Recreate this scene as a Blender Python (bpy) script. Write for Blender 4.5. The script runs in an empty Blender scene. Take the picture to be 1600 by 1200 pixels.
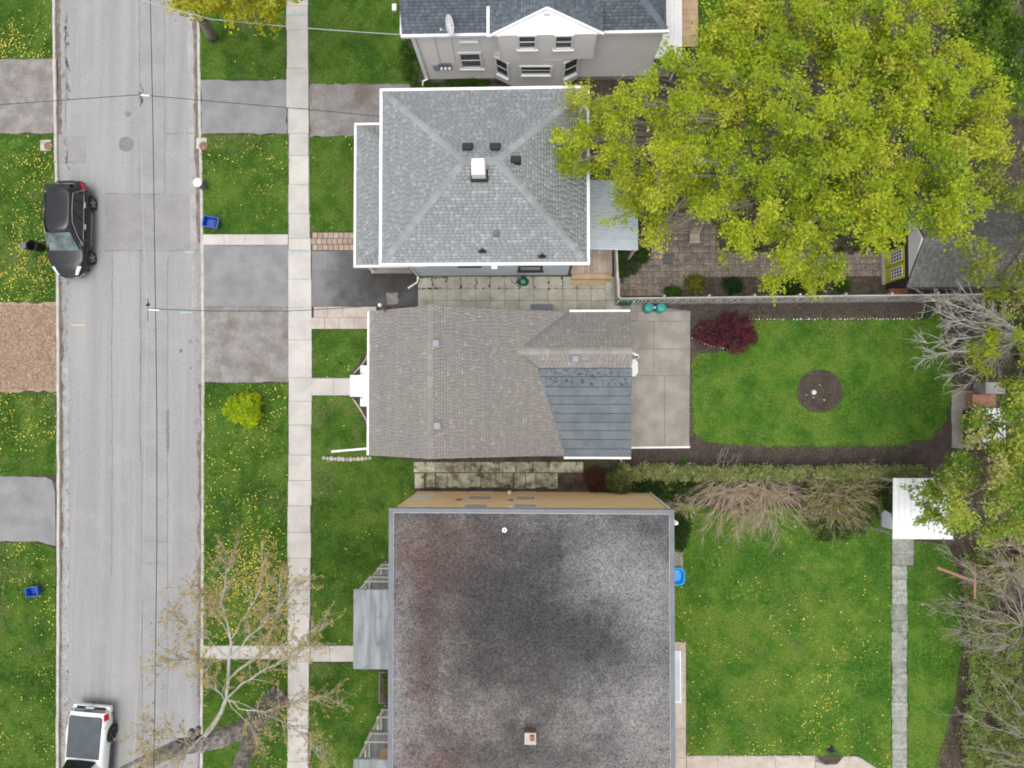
import bpy, math, random
import numpy as np
from mathutils import Vector, Matrix

random.seed(7); RNG = np.random.default_rng(7)
sc = bpy.context.scene
COL = sc.collection
R_ = math.radians

# ------------------------------------------------------------------ camera
F, H, NAD = 1110.0, 37.0, (840.0, 627.0)      # focal length in photo pixels, height above ground, pixel straight below
_w = Vector(((NAD[0]-800)/F, -(NAD[1]-600)/F, -1)).normalized()
_q = _w.rotation_difference(Vector((0, 0, -1)))
_R = _q.to_matrix()
cam = bpy.data.objects.new('camera', bpy.data.cameras.new('camera'))
COL.objects.link(cam)
cam.location = (0, 0, H)
cam.rotation_mode = 'QUATERNION'; cam.rotation_quaternion = _q
cam.data.sensor_fit = 'HORIZONTAL'; cam.data.angle = 2*math.atan(800/F)
cam.data.clip_start = .5; cam.data.clip_end = 2000
sc.camera = cam

# ------------------------------------------------------------------ sky, sun, exposure (overcast)
SUN_EL, SUN_AZ = 80, 200
world = bpy.data.worlds.new('World'); sc.world = world; world.use_nodes = True
wn = world.node_tree; wn.nodes.clear()
sky = wn.nodes.new('ShaderNodeTexSky'); sky.sky_type = 'NISHITA'; sky.sun_disc = False
sky.sun_elevation = R_(SUN_EL); sky.sun_rotation = R_(SUN_AZ); sky.air_density = 1.0; sky.dust_density = 4.0
hs = wn.nodes.new('ShaderNodeHueSaturation'); hs.inputs['Saturation'].default_value = .16
bg = wn.nodes.new('ShaderNodeBackground'); bg.inputs['Strength'].default_value = .15
wo = wn.nodes.new('ShaderNodeOutputWorld')
wn.links.new(sky.outputs[0], hs.inputs['Color']); wn.links.new(hs.outputs[0], bg.inputs[0]); wn.links.new(bg.outputs[0], wo.inputs[0])
sl = bpy.data.lights.new('sun', 'SUN'); sl.energy = .6; sl.angle = R_(60); sl.color = (1, .97, .92)
sun = bpy.data.objects.new('sun', sl); COL.objects.link(sun)
_a, _e = R_(SUN_AZ), R_(SUN_EL)
_sd = Vector((math.sin(_a)*math.cos(_e), math.cos(_a)*math.cos(_e), math.sin(_e)))
sun.rotation_euler = _sd.to_track_quat('Z', 'Y').to_euler(); sun.location = (0, 0, 60)
vs = sc.view_settings
vs.view_transform = 'Standard'; vs.look = 'None'; vs.gamma = 1; vs.use_curve_mapping = False; vs.exposure = .55
sc.render.engine = 'CYCLES'
sc.cycles.use_denoising = True
sc.cycles.filter_width = 1.9; sc.cycles.max_bounces = 5; sc.cycles.diffuse_bounces = 3; sc.cycles.transparent_max_bounces = 4

# ------------------------------------------------------------------ helpers
def P(u, v, z=0.0):
    d = _R @ Vector(((u-800)/F, -(v-600)/F, -1)); t = (z-H)/d.z
    return Vector((d.x*t, d.y*t, z))
def PY(u, v, Y):                       # point of the wall plane y = Y seen at a pixel
    d = _R @ Vector(((u-800)/F, -(v-600)/F, -1)); t = Y/d.y
    return Vector((d.x*t, Y, H+d.z*t))
ORG = {}
def tag(o, label=None, cat=None, group=None, kind=None):
    if label: o['label'] = label
    if cat: o['category'] = cat
    if group: o['group'] = group
    if kind: o['kind'] = kind
    return o
def thing(name, label, cat, loc=(0, 0, 0), group=None):
    o = bpy.data.objects.new(name, None); COL.objects.link(o)
    o.location = loc; o.empty_display_size = .3; ORG[o] = Vector(loc)
    return tag(o, label, cat, group)
def link(name, me, mat, parent=None, smooth=False, kind=None):
    o = bpy.data.objects.new(name, me); COL.objects.link(o)
    if mat is not None and not me.materials: me.materials.append(mat)
    if parent is not None:
        o.parent = parent; ORG[o] = ORG.get(parent, Vector((0, 0, 0)))
    else:
        ORG[o] = Vector((0, 0, 0))
    if smooth: me.polygons.foreach_set('use_smooth', [True]*len(me.polygons))
    if kind: o['kind'] = kind
    return o
def npmesh(name, V, Fc, mat, parent=None, col=None, smooth=False, kind=None):
    V = np.asarray(V, np.float32).reshape(-1, 3); Fc = np.asarray(Fc, np.int32)
    if parent is not None: V = V - np.array(ORG.get(parent, Vector((0, 0, 0))), np.float32)
    n, k = Fc.shape
    me = bpy.data.meshes.new(name)
    me.vertices.add(len(V)); me.vertices.foreach_set('co', V.ravel())
    me.loops.add(n*k); me.loops.foreach_set('vertex_index', Fc.ravel())
    me.polygons.add(n); me.polygons.foreach_set('loop_start', np.arange(0, n*k, k, dtype=np.int32))
    try: me.polygons.foreach_set('loop_total', np.full(n, k, np.int32))
    except Exception: pass
    if col is not None:
        a = me.attributes.new('col', 'FLOAT_COLOR', 'POINT')
        c = np.ones((len(V), 4), np.float32); c[:, :3] = col; a.data.foreach_set('color', c.ravel())
    me.update(calc_edges=True); me.validate()
    return link(name, me, mat, parent, smooth, kind)
class MB:
    def __init__(s): s.v = []; s.f = []; s.c = []
    def add(s, vs, fs, col=None):
        n = len(s.v); s.v += [tuple(p) for p in vs]; s.f += [tuple(i+n for i in f) for f in fs]
        s.c += [col or (1, 1, 1)]*len(vs); return s
    def box(s, x0, x1, y0, y1, z0, z1, col=None):
        return s.add([(x0,y0,z0),(x1,y0,z0),(x1,y1,z0),(x0,y1,z0),(x0,y0,z1),(x1,y0,z1),(x1,y1,z1),(x0,y1,z1)],
            [(0,3,2,1),(4,5,6,7),(0,1,5,4),(1,2,6,5),(2,3,7,6),(3,0,4,7)], col)
    def hexa(s, b, t, col=None):       # bottom four, top four (counter-clockwise from above)
        return s.add(list(b)+list(t), [(3,2,1,0),(4,5,6,7),(0,1,5,4),(1,2,6,5),(2,3,7,6),(3,0,4,7)], col)
    def bar(s, a, b, w, h, up=(0, 0, 1)):
        a, b = Vector(a), Vector(b); d = (b-a).normalized(); x = d.cross(Vector(up))
        if x.length < 1e-4: x = d.cross(Vector((1, 0, 0)))
        x.normalize(); y = x.cross(d); x = x*w/2; y = y*h/2
        return s.hexa([a-x-y, a+x-y, b+x-y, b-x-y], [a-x+y, a+x+y, b+x+y, b-x+y])
    def tube(s, pts, rad, n=6, cap=True):
        pts = [Vector(p) for p in pts]
        if not hasattr(rad, '__len__'): rad = [rad]*len(pts)
        V = []; Fc = []
        ref = None
        for i, p in enumerate(pts):
            d = (pts[min(i+1, len(pts)-1)]-pts[max(i-1, 0)])
            d = d.normalized() if d.length > 1e-6 else Vector((0, 0, 1))
            if ref is None: ref = Vector((1, 0, 0)) if abs(d.x) < .8 else Vector((0, 1, 0))
            x = (ref-d*ref.dot(d)).normalized(); ref = x; y = d.cross(x)
            for k in range(n):
                a = 2*math.pi*k/n; V.append(p+(x*math.cos(a)+y*math.sin(a))*rad[i])
        for i in range(len(pts)-1):
            for k in range(n):
                Fc.append((i*n+k, i*n+(k+1) % n, (i+1)*n+(k+1) % n, (i+1)*n+k))
        if cap:
            Fc.append(tuple(range(n))[::-1]); Fc.append(tuple((len(pts)-1)*n+k for k in range(n)))
        return s.add(V, Fc)
    def lathe(s, c, prof, n=20, axis='Z'):      # prof: (radius, height)
        c = Vector(c); V = []; Fc = []
        for r, h in prof:
            for k in range(n):
                a = 2*math.pi*k/n; p = (r*math.cos(a), r*math.sin(a), h)
                if axis == 'X': p = (h, p[0], p[1])
                V.append(c+Vector(p))
        for i in range(len(prof)-1):
            for k in range(n): Fc.append((i*n+k, i*n+(k+1) % n, (i+1)*n+(k+1) % n, (i+1)*n+k))
        Fc.append(tuple(range(n))[::-1]); Fc.append(tuple((len(prof)-1)*n+k for k in range(n)))
        return s.add(V, Fc)
    def build(s, name, mat, parent=None, smooth=False, kind=None, attr=False):
        off = ORG.get(parent, Vector((0, 0, 0))) if parent is not None else Vector((0, 0, 0))
        me = bpy.data.meshes.new(name)
        me.from_pydata([(p[0]-off.x, p[1]-off.y, p[2]-off.z) for p in s.v], [], s.f)
        if attr:
            a = me.attributes.new('col', 'FLOAT_COLOR', 'POINT')
            a.data.foreach_set('color', [x for c in s.c for x in (*c, 1)])
        me.update()
        return link(name, me, mat, parent, smooth, kind)
def copy_tree(o, parent=None):
    c = o.copy(); COL.objects.link(c); c.parent = parent
    for ch in o.children: copy_tree(ch, c)
    return c

# ------------------------------------------------------------------ materials
def M(name, c1, c2=None, sc_=1.5, rough=.85, spk=0, spks=60, bump=0, bs=30, isl=0, attr=False, metal=0, stretch=None,
      spec=.3, blotch=(), spots=(), orand=0, transl=0, lo=.38, hi=.62, coat=0):
    m = bpy.data.materials.new(name); m.use_nodes = True; t = m.node_tree; N = t.nodes; L = t.links
    b = N['Principled BSDF']; b.inputs['Roughness'].default_value = rough; b.inputs['Metallic'].default_value = metal
    b.inputs['Specular IOR Level'].default_value = spec
    if coat: b.inputs['Coat Weight'].default_value = coat; b.inputs['Coat Roughness'].default_value = .04
    g = N.new('ShaderNodeNewGeometry'); pos = g.outputs['Position']
    def noise(scale, det=5, rgh=.55, st=None, off=0):
        n = N.new('ShaderNodeTexNoise'); n.inputs['Scale'].default_value = scale; n.inputs['Detail'].default_value = det
        n.inputs['Roughness'].default_value = rgh
        mp = N.new('ShaderNodeMapping'); mp.inputs['Location'].default_value = (off, off*.7, 0)
        mp.inputs['Scale'].default_value = st or (1, 1, 1)
        L.new(pos, mp.inputs['Vector']); L.new(mp.outputs[0], n.inputs['Vector']); return n.outputs['Fac']
    def rng(x, a, b_, c, d):
        r = N.new('ShaderNodeMapRange'); L.new(x, r.inputs[0])
        for i, q in enumerate((a, b_, c, d)): r.inputs[i+1].default_value = q
        return r.outputs[0]
    def mix(f, A, B, mode='MIX'):
        x = N.new('ShaderNodeMix'); x.data_type = 'RGBA'; x.blend_type = mode
        for s, q in ((0, f), (6, A), (7, B)):
            if hasattr(q, 'is_linked'): L.new(q, x.inputs[s])
            elif s == 0: x.inputs[0].default_value = q
            else: x.inputs[s].default_value = (*q, 1)
        return x.outputs[2]
    col = mix(rng(noise(sc_, st=stretch), lo, hi, 0, 1), c1, c2) if c2 else mix(0.0, c1, c1)
    for i, (cb, sb, a, b_) in enumerate(blotch):
        col = mix(rng(noise(sb, 4, off=13.7*(i+1)), a, b_, 0, 1), col, cb)
    for i, (cb, (cx, cy), (rx, ry), st_) in enumerate(spots):
        a1 = N.new('ShaderNodeVectorMath'); a1.operation = 'SUBTRACT'; a1.inputs[1].default_value = (cx, cy, 0); L.new(pos, a1.inputs[0])
        a2 = N.new('ShaderNodeVectorMath'); a2.operation = 'MULTIPLY'; a2.inputs[1].default_value = (1/rx, 1/ry, 0); L.new(a1.outputs[0], a2.inputs[0])
        a3 = N.new('ShaderNodeVectorMath'); a3.operation = 'LENGTH'; L.new(a2.outputs[0], a3.inputs[0])
        a4 = N.new('ShaderNodeMath'); a4.operation = 'MULTIPLY_ADD'; a4.inputs[1].default_value = -3.0; L.new(noise(.8, 8, .68, off=5.3*i+2), a4.inputs[0]); L.new(a3.outputs['Value'], a4.inputs[2])
        col = mix(rng(a4.outputs[0], -1.3, .35, st_, 0), col, cb)
    if spk: col = mix(1.0, col, rng(noise(spks, 2), .25, .75, 1-spk, 1+spk), 'MULTIPLY')
    if isl: col = mix(1.0, col, rng(g.outputs['Random Per Island'], 0, 1, 1-isl, 1+isl), 'MULTIPLY')
    if orand:
        oi = N.new('ShaderNodeObjectInfo'); col = mix(1.0, col, rng(oi.outputs['Random'], 0, 1, 1-orand, 1+orand), 'MULTIPLY')
    if attr:
        a = N.new('ShaderNodeAttribute'); a.attribute_name = 'col'; col = mix(1.0, col, a.outputs['Color'], 'MULTIPLY')
    L.new(col, b.inputs['Base Color'])
    if bump:
        bp = N.new('ShaderNodeBump'); bp.inputs['Strength'].default_value = bump; bp.inputs['Distance'].default_value = .02
        L.new(noise(bs, 4), bp.inputs['Height']); L.new(bp.outputs[0], b.inputs['Normal'])
    if transl:
        tr = N.new('ShaderNodeBsdfTranslucent'); L.new(col, tr.inputs[0]); ms = N.new('ShaderNodeMixShader')
        ms.inputs[0].default_value = transl; L.new(b.outputs[0], ms.inputs[1]); L.new(tr.outputs[0], ms.inputs[2])
        L.new(ms.outputs[0], N['Material Output'].inputs[0])
    return m

mAsph = M('street_asphalt', (.275,.271,.27), (.325,.32,.317), .25, .92, .22, 22, .25, 60, stretch=(6, .22, 1),
          blotch=[((.34,.333,.328), .5, .55, .8), ((.24,.235,.23), 1.1, .64, .9)])
mPatchA = M('asphalt_patch_blue', (.272,.274,.277), (.305,.306,.308), 1, .9, .2, 24, .2, 60)
mPatchB = M('asphalt_patch_warm', (.26,.254,.25), (.295,.288,.282), 1.2, .9, .24, 24, .3, 60)
mDrive = M('driveway_asphalt', (.21,.21,.216), (.265,.265,.272), .9, .9, .2, 35, .3, 50, blotch=[((.155,.155,.157), .8, .62, .85)])
mDriveOld = M('worn_driveway', (.20,.185,.175), (.285,.265,.255), 1.3, .95, .32, 22, .4, 40, blotch=[((.15,.12,.085), .6, .55, .8)])
mDriveCrk = M('cracked_driveway', (.20,.185,.175), (.26,.245,.235), 1.3, .95, .2, 22, .4, 40, blotch=[((.16,.125,.105), .55, .52, .66)])
mDriveDark = M('dark_driveway', (.085,.083,.083), (.20,.195,.192), .6, .88, .18, 30, .3, 50, blotch=[((.05,.048,.047), .9, .55, .75)], spots=[((.045,.043,.042), tuple(P(625, 440))[:2], (2.4, 1.5), .9), ((.27,.265,.26), tuple(P(495, 430))[:2], (.7, 2.0), .6)], lo=.35, hi=.7)
mConc = M('sidewalk_concrete', (.46,.435,.40), (.54,.515,.48), 1.1, .9, .07, 25, .15, 50, orand=.06, blotch=[((.37,.345,.315), .9, .62, .85)])
mConcD = M('patio_concrete', (.26,.237,.208), (.345,.32,.288), 1.0, .9, .1, 18, .15, 40, orand=.05, blotch=[((.42,.40,.365), 1.6, .66, .8), ((.2,.185,.165), .8, .62, .85)])
mKerb = M('kerb_concrete', (.42,.40,.37), (.52,.5,.46), 2, .9, .12, 20, .2, 40, blotch=[((.28,.26,.23), 1.3, .6, .8)])
mSlab = M('side_yard_slab', (.40,.38,.315), (.50,.475,.40), 1.4, .92, .14, 16, .2, 40, orand=.1, blotch=[((.23,.23,.14), 1.3, .6, .8)])
mMoss = M('mossy_slab', (.33,.32,.235), (.48,.48,.36), 2.6, .95, .35, 9, .3, 30, orand=.2, blotch=[((.09,.10,.04), 2.2, .50, .66), ((.24,.18,.13), 1.5, .50, .66), ((.40,.45,.32), 1.2, .56, .7)])
mMoss2 = M('weathered_step_slab', (.24,.25,.22), (.33,.34,.31), 2.2, .95, .25, 12, .3, 30, orand=.2, blotch=[((.45,.48,.41), 1.7, .58, .76), ((.12,.14,.07), 2.5, .62, .8)])
mPaver = M('tan_paver', (.34,.25,.20), (.42,.33,.27), 2, .92, .1, 22, orand=.12)
mPaverL = M('pale_paver', (.42,.36,.31), (.5,.44,.39), 2, .92, .08, 22, orand=.08)
mBrick = M('brick_paver', (.23,.185,.155), (.29,.24,.205), 1.5, .95, .2, 25, attr=True)
mGut = M('pale_gutter', (.31,.305,.30), (.39,.38,.365), 1.5, .95, .2, 20)
mDirt = M('gutter_dirt', (.15,.115,.095), (.24,.2,.175), 3, .98, .3, 16, .3, 30)
mSoil = M('soil', (.058,.043,.035), (.10,.078,.066), 2.2, 1, .4, 14, .5, 25, blotch=[((.06,.075,.03), .5, .6, .75)])
mMulch = M('mulch', (.060,.046,.040), (.088,.068,.058), 2.0, 1, .45, 22, .5, 30)
mClod = M('soil_crumb', (.10,.078,.066), None, 1, 1, attr=True)
mChipBed = M('wood_chip_bed', (.31,.21,.14), (.38,.28,.2), 1.6, 1, .35, 20, .4, 30, blotch=[((.22,.21,.09), .45, .62, .8)])
mLawn = M('lawn', (.038,.095,.010), (.085,.165,.020), .7, 1, .35, 9, .5, 25, blotch=[((.085,.14,.02), .35, .58, .8), ((.10,.085,.045), .28, .70, .82)])
mLawnB = M('back_lawn', (.050,.122,.013), (.105,.19,.024), .7, 1, .3, 9, .5, 25, blotch=[((.125,.165,.022), .45, .55, .75), ((.03,.09,.012), .8, .6, .8)])
mGround = M('far_ground', (.05,.075,.02), (.10,.10,.05), .08, 1, .3, 4)
mBlade = M('grass_blade', (1, 1, 1), None, 1, .8, attr=True, spec=.15, transl=.25)
mLeaf = M('leaf', (1, 1, 1), None, 1, .7, attr=True, spec=.2, transl=.48)
mPetal = M('petal', (.68,.58,.09), None, 1, .8, isl=.2)
mBark = M('bark', (.16,.135,.105), (.27,.24,.20), 3, .95, .3, 12, .8, 14, stretch=(1, 1, .3))
mBarkG = M('grey_rough_bark', (.15,.135,.12), (.32,.295,.27), 4, .97, .45, 9, 1.0, 9)
mBarkM = M('grey_branch', (.21,.185,.15), (.31,.285,.24), 3, .95)
mTwig = M('pale_twig', (.24,.205,.17), (.36,.32,.275), 3, .9)
mTwigP = M('ash_twig', (.38,.355,.32), (.52,.49,.45), 3, .9)
mTwigB = M('tan_stem', (.38,.30,.21), (.52,.43,.32), 3, .9)
mBarkL = M('young_bark', (.30,.275,.23), (.45,.43,.38), 4, .9, .2, 12)
mWhite = M('white_paint', (.78,.78,.78), (.82,.82,.81), 2, .55)
mWhiteM = M('white_metal', (.76,.77,.78), (.82,.82,.82), 1.2, .4, blotch=[((.62,.62,.62), 2.5, .68, .8)])
mDark = M('dark_metal', (.03,.032,.035), None, 1, .5)
mRubber = M('rubber', (.022,.022,.023), None, 1, .8)
mGalv = M('galvanised', (.36,.385,.41), (.46,.485,.51), 1.2, .45, metal=.25)
mFlash = M('parapet_metal', (.135,.15,.17), (.165,.18,.20), 1.5, .5, metal=.1)
mLean = M('pale_blue_metal', (.50,.56,.60), (.58,.635,.67), 1.2, .45, blotch=[((.38,.42,.45), 3.2, .68, .8)])
mVent = M('grey_vent', (.27,.285,.305), None, 1, .5)
mGlass = M('window_glass', (.035,.045,.055), None, 1, .08, spec=.8)
mGlassL = M('pale_blind_pane', (.34,.345,.33), (.45,.45,.43), 4, .25, spec=.6)
mShB = M('light_grey_shingle', (.315,.333,.34), None, 1, .95, .12, 40, attr=True, blotch=[((.285,.30,.308), .35, .5, .8)])
mShA = M('charcoal_shingle', (.125,.147,.175), None, 1, .95, .12, 40, attr=True)
mShC = M('brown_grey_shingle', (.335,.310,.289), None, 1, .95, .10, 40, attr=True, blotch=[((.30,.282,.268), .3, .5, .8)])
mShS = M('olive_grey_shingle', (.185,.18,.168), None, 1, .95, .15, 40, attr=True)
mFelt = M('roof_felt', (.05,.05,.052), None, 1, 1)
mRoll = M('rolled_roofing', (.125,.145,.16), (.158,.18,.195), 1.5, .85, .2, 24, orand=.06)
mRollD = M('stained_rolled_roofing', (.125,.147,.17), (.158,.182,.206), 1.5, .85, .12, 30, blotch=[((.045,.052,.06), 7, .54, .66)])
mSideA = M('beige_siding', (.72,.685,.66), (.76,.725,.70), .8, .6)
mSideB = M('pale_blue_siding', (.43,.48,.515), (.47,.52,.55), .8, .6)
mSideD = M('tan_siding', (.80,.55,.29), (.84,.59,.33), .9, .7, .06, 20)
mFound = M('foundation', (.28,.27,.25), (.36,.35,.33), 2, .95)
def _g(u, v): p = P(u, v, 6.6); return (p.x, p.y)
_dk, _rd, _lt = (.048,.046,.047), (.105,.066,.058), (.235,.23,.236)
mGravel = M('tar_and_gravel', (.148,.130,.118), (.20,.180,.166), 1.3, 1, .75, 17, .4, 20, lo=.3, hi=.7, blotch=[((.10,.093,.09), .75, .48, .68), ((.27,.26,.255), 1.0, .58, .78), ((.075,.072,.073), 1.6, .6, .76)],
    spots=[(_lt, _g(960, 840), (3.5, 1.6), .7), (_lt, _g(980, 1060), (3.2, 3.6), .65), (_lt, _g(625, 1000), (.8, 7), .5), (_rd, _g(668, 870), (1.5, 1.7), .85), (_rd, _g(664, 1020), (.55, 2.4), .9), (_rd, _g(720, 900), (1.2, 1.5), .6), (_rd, _g(690, 1190), (1.5, 1.0), .7), (_rd, _g(760, 850), (1.2, .6), .5),
           (_dk, _g(800, 960), (3.3, 3.4), .95), (_dk, _g(900, 970), (3.4, 2.4), .9), (_dk, _g(1010, 825), (1.9, 1.1), .8), (_dk, _g(870, 860), (2.2, 1.2), .7), (_dk, _g(830, 1180), (2.8, 1.0), .7), (_dk, _g(1000, 1020), (1.4, 1.0), .6), (_lt, _g(950, 890), (1.4, 1.2), .75), (_lt, _g(1010, 950), (1.0, 2.0), .6), (_dk, _g(640, 805), (2.5, .25), .5)])
mCanopy = M('canopy_concrete', (.19,.205,.215), (.30,.32,.33), 1.2, .8, stretch=(3.5, .5, 1), blotch=[((.14,.15,.155), 1.6, .6, .8)])
mWood = M('deck_wood', (.42,.325,.26), (.53,.435,.36), 3, .85, orand=.16)
mWoodY = M('new_deck_wood', (.45,.31,.18), (.53,.385,.245), 3, .8, orand=.1)
mWoodR = M('red_plank', (.33,.165,.115), (.40,.21,.15), 3, .85)
mFence = M('weathered_fence', (.42,.40,.37), (.56,.54,.51), 2, .9, orand=.12)
mTeal = M('teal_plastic', (.02,.25,.215), (.03,.31,.27), 3, .45, spec=.5)
mGreenH = M('green_hose', (.012,.13,.075), None, 1, .5)
mBlueBox = M('blue_plastic', (.012,.07,.42), (.015,.09,.5), 3, .45, spec=.5)
mSkyBlue = M('sky_blue_plastic', (.0,.30,.78), None, 1, .4, spec=.5)
mBlackP = M('black_plastic', (.018,.019,.02), None, 1, .5)
mGreyP = M('grey_plastic', (.14,.145,.155), None, 1, .5)
mCarBlack = M('black_car_paint', (.007,.008,.010), None, 1, .22, spec=.45, coat=.35)
mCarWhite = M('white_car_paint', (.74,.75,.76), None, 1, .25, coat=.8)
mCarGlass = M('car_glass', (.012,.015,.017), None, 1, .05, spec=.9)
mScreen = M('windscreen_glass', (.16,.22,.225), (.045,.06,.062), 1.6, .06, spec=.9)  # pale bluish tone stands in for sky reflected in the glass
mChrome = M('chrome', (.72,.72,.71), None, 1, .2, metal=1)
mRim = M('alloy', (.33,.33,.34), None, 1, .35, metal=.8)
mRed = M('red_lens', (.55,.012,.02), None, 1, .2)
mLamp = M('lamp_lens', (.66,.68,.7), None, 1, .1)
mTonneau = M('bed_cover', (.075,.09,.10), (.09,.105,.115), 2, .75)
mRust = M('rusty_iron', (.20,.11,.085), (.26,.16,.13), 8, .9)
mIron = M('iron', (.19,.185,.18), (.23,.225,.22), 8, .85)
mCyan = M('turquoise_marking_paint', (.22,.43,.46), (.42,.47,.47), 9, .9)
mYel = M('yellow_marking_paint', (.60,.52,.22), (.5,.46,.34), 9, .9)
mStone = M('white_stone', (.55,.52,.47), (.68,.65,.6), 6, .9, orand=.15)
mRock = M('edging_rock', (.38,.34,.30), (.5,.46,.41), 6, .9, orand=.2)
mWire = M('dark_cable', (.03,.032,.035), None, 1, .6)
mWireL = M('bare_cable', (.42,.42,.43), None, 1, .5)
mYellowDoor = M('lime_door_paint', (.46,.44,.03), (.52,.50,.05), 4, .6)
mTrimD = M('charcoal_trim', (.035,.038,.045), None, 1, .6)
mBrickW = M('rust_board', (.24,.09,.05), (.3,.13,.08), 5, .9)
mCrack = M('crack', (.17,.165,.16), (.23,.225,.22), 3, 1)
mJoint = M('joint', (.15,.145,.14), (.2,.19,.185), 3, 1)
mCrackG = M('joint_weed', (.05,.09,.02), (.09,.12,.04), 3, 1)
mStain = M('oil_stain', (.17,.165,.16), (.2,.195,.19), 3, .9)

# ------------------------------------------------------------------ ground
def wavy(pts, amp, step=.35):
    out = []
    n = len(pts)
    for i in range(n):
        a, b = Vector(pts[i]), Vector(pts[(i+1) % n]); L_ = (b-a).length; k = max(1, int(L_/step))
        d = (b-a).normalized() if L_ else Vector((1, 0, 0)); nx = Vector((-d.y, d.x, 0))
        for j in range(k):
            p = a.lerp(b, j/k)
            if amp: p = p+nx*random.uniform(-amp, amp)
            out.append(p)
    return out
def sheet(name, px, z, mat, parent=None, th=.05, amp=0, kind='structure', step=.35, world_pts=None):
    pts = world_pts or [P(u, v, z) for u, v in px]
    pts = [Vector(p) for p in pts]
    ar = sum(pts[i].x*pts[(i+1) % len(pts)].y-pts[(i+1) % len(pts)].x*pts[i].y for i in range(len(pts)))
    if ar < 0: pts = pts[::-1]
    if amp: pts = wavy(pts, amp, step)
    n = len(pts); lowp = [p-Vector((0, 0, th)) for p in pts]
    m = MB().add(pts+lowp, [tuple(range(n))]+[(i, n+i, n+(i+1) % n, (i+1) % n) for i in range(n)])
    return m.build(name, mat, parent, kind=kind if parent is None else None)
def rect(u0, v0, u1, v1): return [(u0, v0), (u1, v0), (u1, v1), (u0, v1)]
def quad_slab(parent, name, u0, v0, u1, v1, z, mat, th=.05, gap=.012, tilt=.004, rot=0):
    c = [P(u0, v1, z), P(u1, v1, z), P(u1, v0, z), P(u0, v0, z)]
    ce = sum(c, Vector())/4; k = []
    for p in c:
        d = p-ce; q = p-Vector((math.copysign(gap/2, d.x), math.copysign(gap/2, d.y), 0))
        if rot: dq = q-ce; q = ce+Vector((dq.x*math.cos(rot)-dq.y*math.sin(rot), dq.x*math.sin(rot)+dq.y*math.cos(rot), 0))
        k.append(q+Vector((0, 0, random.uniform(-tilt, tilt))))
    ins = [q.lerp(ce+Vector((0, 0, q.z-ce.z)), .02) for q in k]
    bt = [q-Vector((0, 0, th)) for q in k]; md = [q-Vector((0, 0, .008)) for q in k]
    m = MB().add(bt+md+ins, [(0,1,5,4),(1,2,6,5),(2,3,7,6),(3,0,4,7),(4,5,9,8),(5,6,10,9),(6,7,11,10),(7,4,8,11),(8,9,10,11)])
    return m.build(name, mat, parent)
def strip(mb, pts, w, jit=0):       # thin flat ribbon along world points
    V = []
    for i, p in enumerate(pts):
        d = (pts[min(i+1, len(pts)-1)]-pts[max(i-1, 0)]).normalized(); nx = Vector((-d.y, d.x, 0))*(w/2*random.uniform(1-jit, 1+jit))
        V += [p-nx, p+nx]
    mb.add(V, [(2*i, 2*i+2, 2*i+3, 2*i+1) for i in range(len(pts)-1)])
def wob(a, b, n, amp):
    a, b = Vector(a), Vector(b); o = 0; out = []
    for i in range(n+1):
        o = o*.7+random.uniform(-amp, amp); p = a.lerp(b, i/n); d = (b-a).normalized(); out.append(p+Vector((-d.y, d.x, 0))*o)
    return out

KL, KR = P(92, 600).x, P(315, 600).x
g = MB().add([(-400,-400,-.3),(400,-400,-.3),(400,400,-.3),(-400,400,-.3)], [(0,1,2,3)]).build('ground', mGround, kind='structure')
KV = [-1200, -80, 0, 200, 400, 600, 900, 1200, 1290, 2400]
def kl(v): return float(np.interp(v, KV, [76, 84, 85, 88, 91, 92.5, 92.5, 91, 91, 83]))
def kr(v): return float(np.interp(v, KV, [298, 306, 307, 310, 314, 315, 314, 312, 312, 304]))
def edge(fn, off, z): return [P(fn(v)+off, v, z) for v in KV]
road = sheet('road', None, -.10, mAsph, th=.19, world_pts=edge(kl, -1, -.1)+edge(kr, 1, -.1)[::-1])
east = sheet('east_yard_ground', None, 0, mSoil, th=.29, world_pts=edge(kr, 4, 0)+[Vector((90, -60, 0)), Vector((90, 60, 0))])
west = sheet('west_yard_ground', None, 0, mSoil, th=.29, world_pts=edge(kl, -4, 0)+[Vector((-90, -60, 0)), Vector((-90, 60, 0))])
def kerb(name, fn, side):
    m = MB(); vv = np.arange(-400, 1600, 24); pr = [(0, -.2), (0, .035), (.03, .05), (.12, .05), (.15, .035), (.15, -.2)]
    V = []
    for v in vv:
        o = random.uniform(-.018, .018); p = P(fn(v), v, .05); V += [(p.x+o+side*x, p.y, z+random.uniform(-.006, .006)) for x, z in pr]
    n = len(pr); m.add(V, [(i*n+k, (i+1)*n+k, (i+1)*n+k+1, i*n+k+1) for i in range(len(vv)-1) for k in range(n-1)])
    return m.build(name, mKerb, kind='structure')
kerb('west_kerb', kl, -1); kerb('east_kerb', kr, 1)
ZR = -.096
sheet('asphalt_patch', rect(214, -80, 257, 303), ZR, mPatchA, road, .01, .02)
sheet('asphalt_patch', rect(164, 303, 311, 392), ZR, mPatchB, road, .01, .015)
sheet('asphalt_patch', rect(94, 212, 134, 254), ZR, mPatchB, road, .01, .015)
sheet('asphalt_patch', rect(222, 392, 262, 1300), ZR-.001, mPatchA, road, .01, .02)
def gutter(u0, u1, v0, v1, mat, amp, z=ZR+.003, name='gutter_dirt'):
    of = lambda v: (kl(v)-92.5) if u0 < 200 else (kr(v)-315)
    a = [P(u0+of(v), v, z) for v in np.linspace(v0, v1, 40)]; b = [P(u1+of(v)+random.uniform(-amp, amp), v, z) for v in np.linspace(v1, v0, 40)]
    sheet(name, None, z, mat, road, .01, world_pts=a+b)
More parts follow.
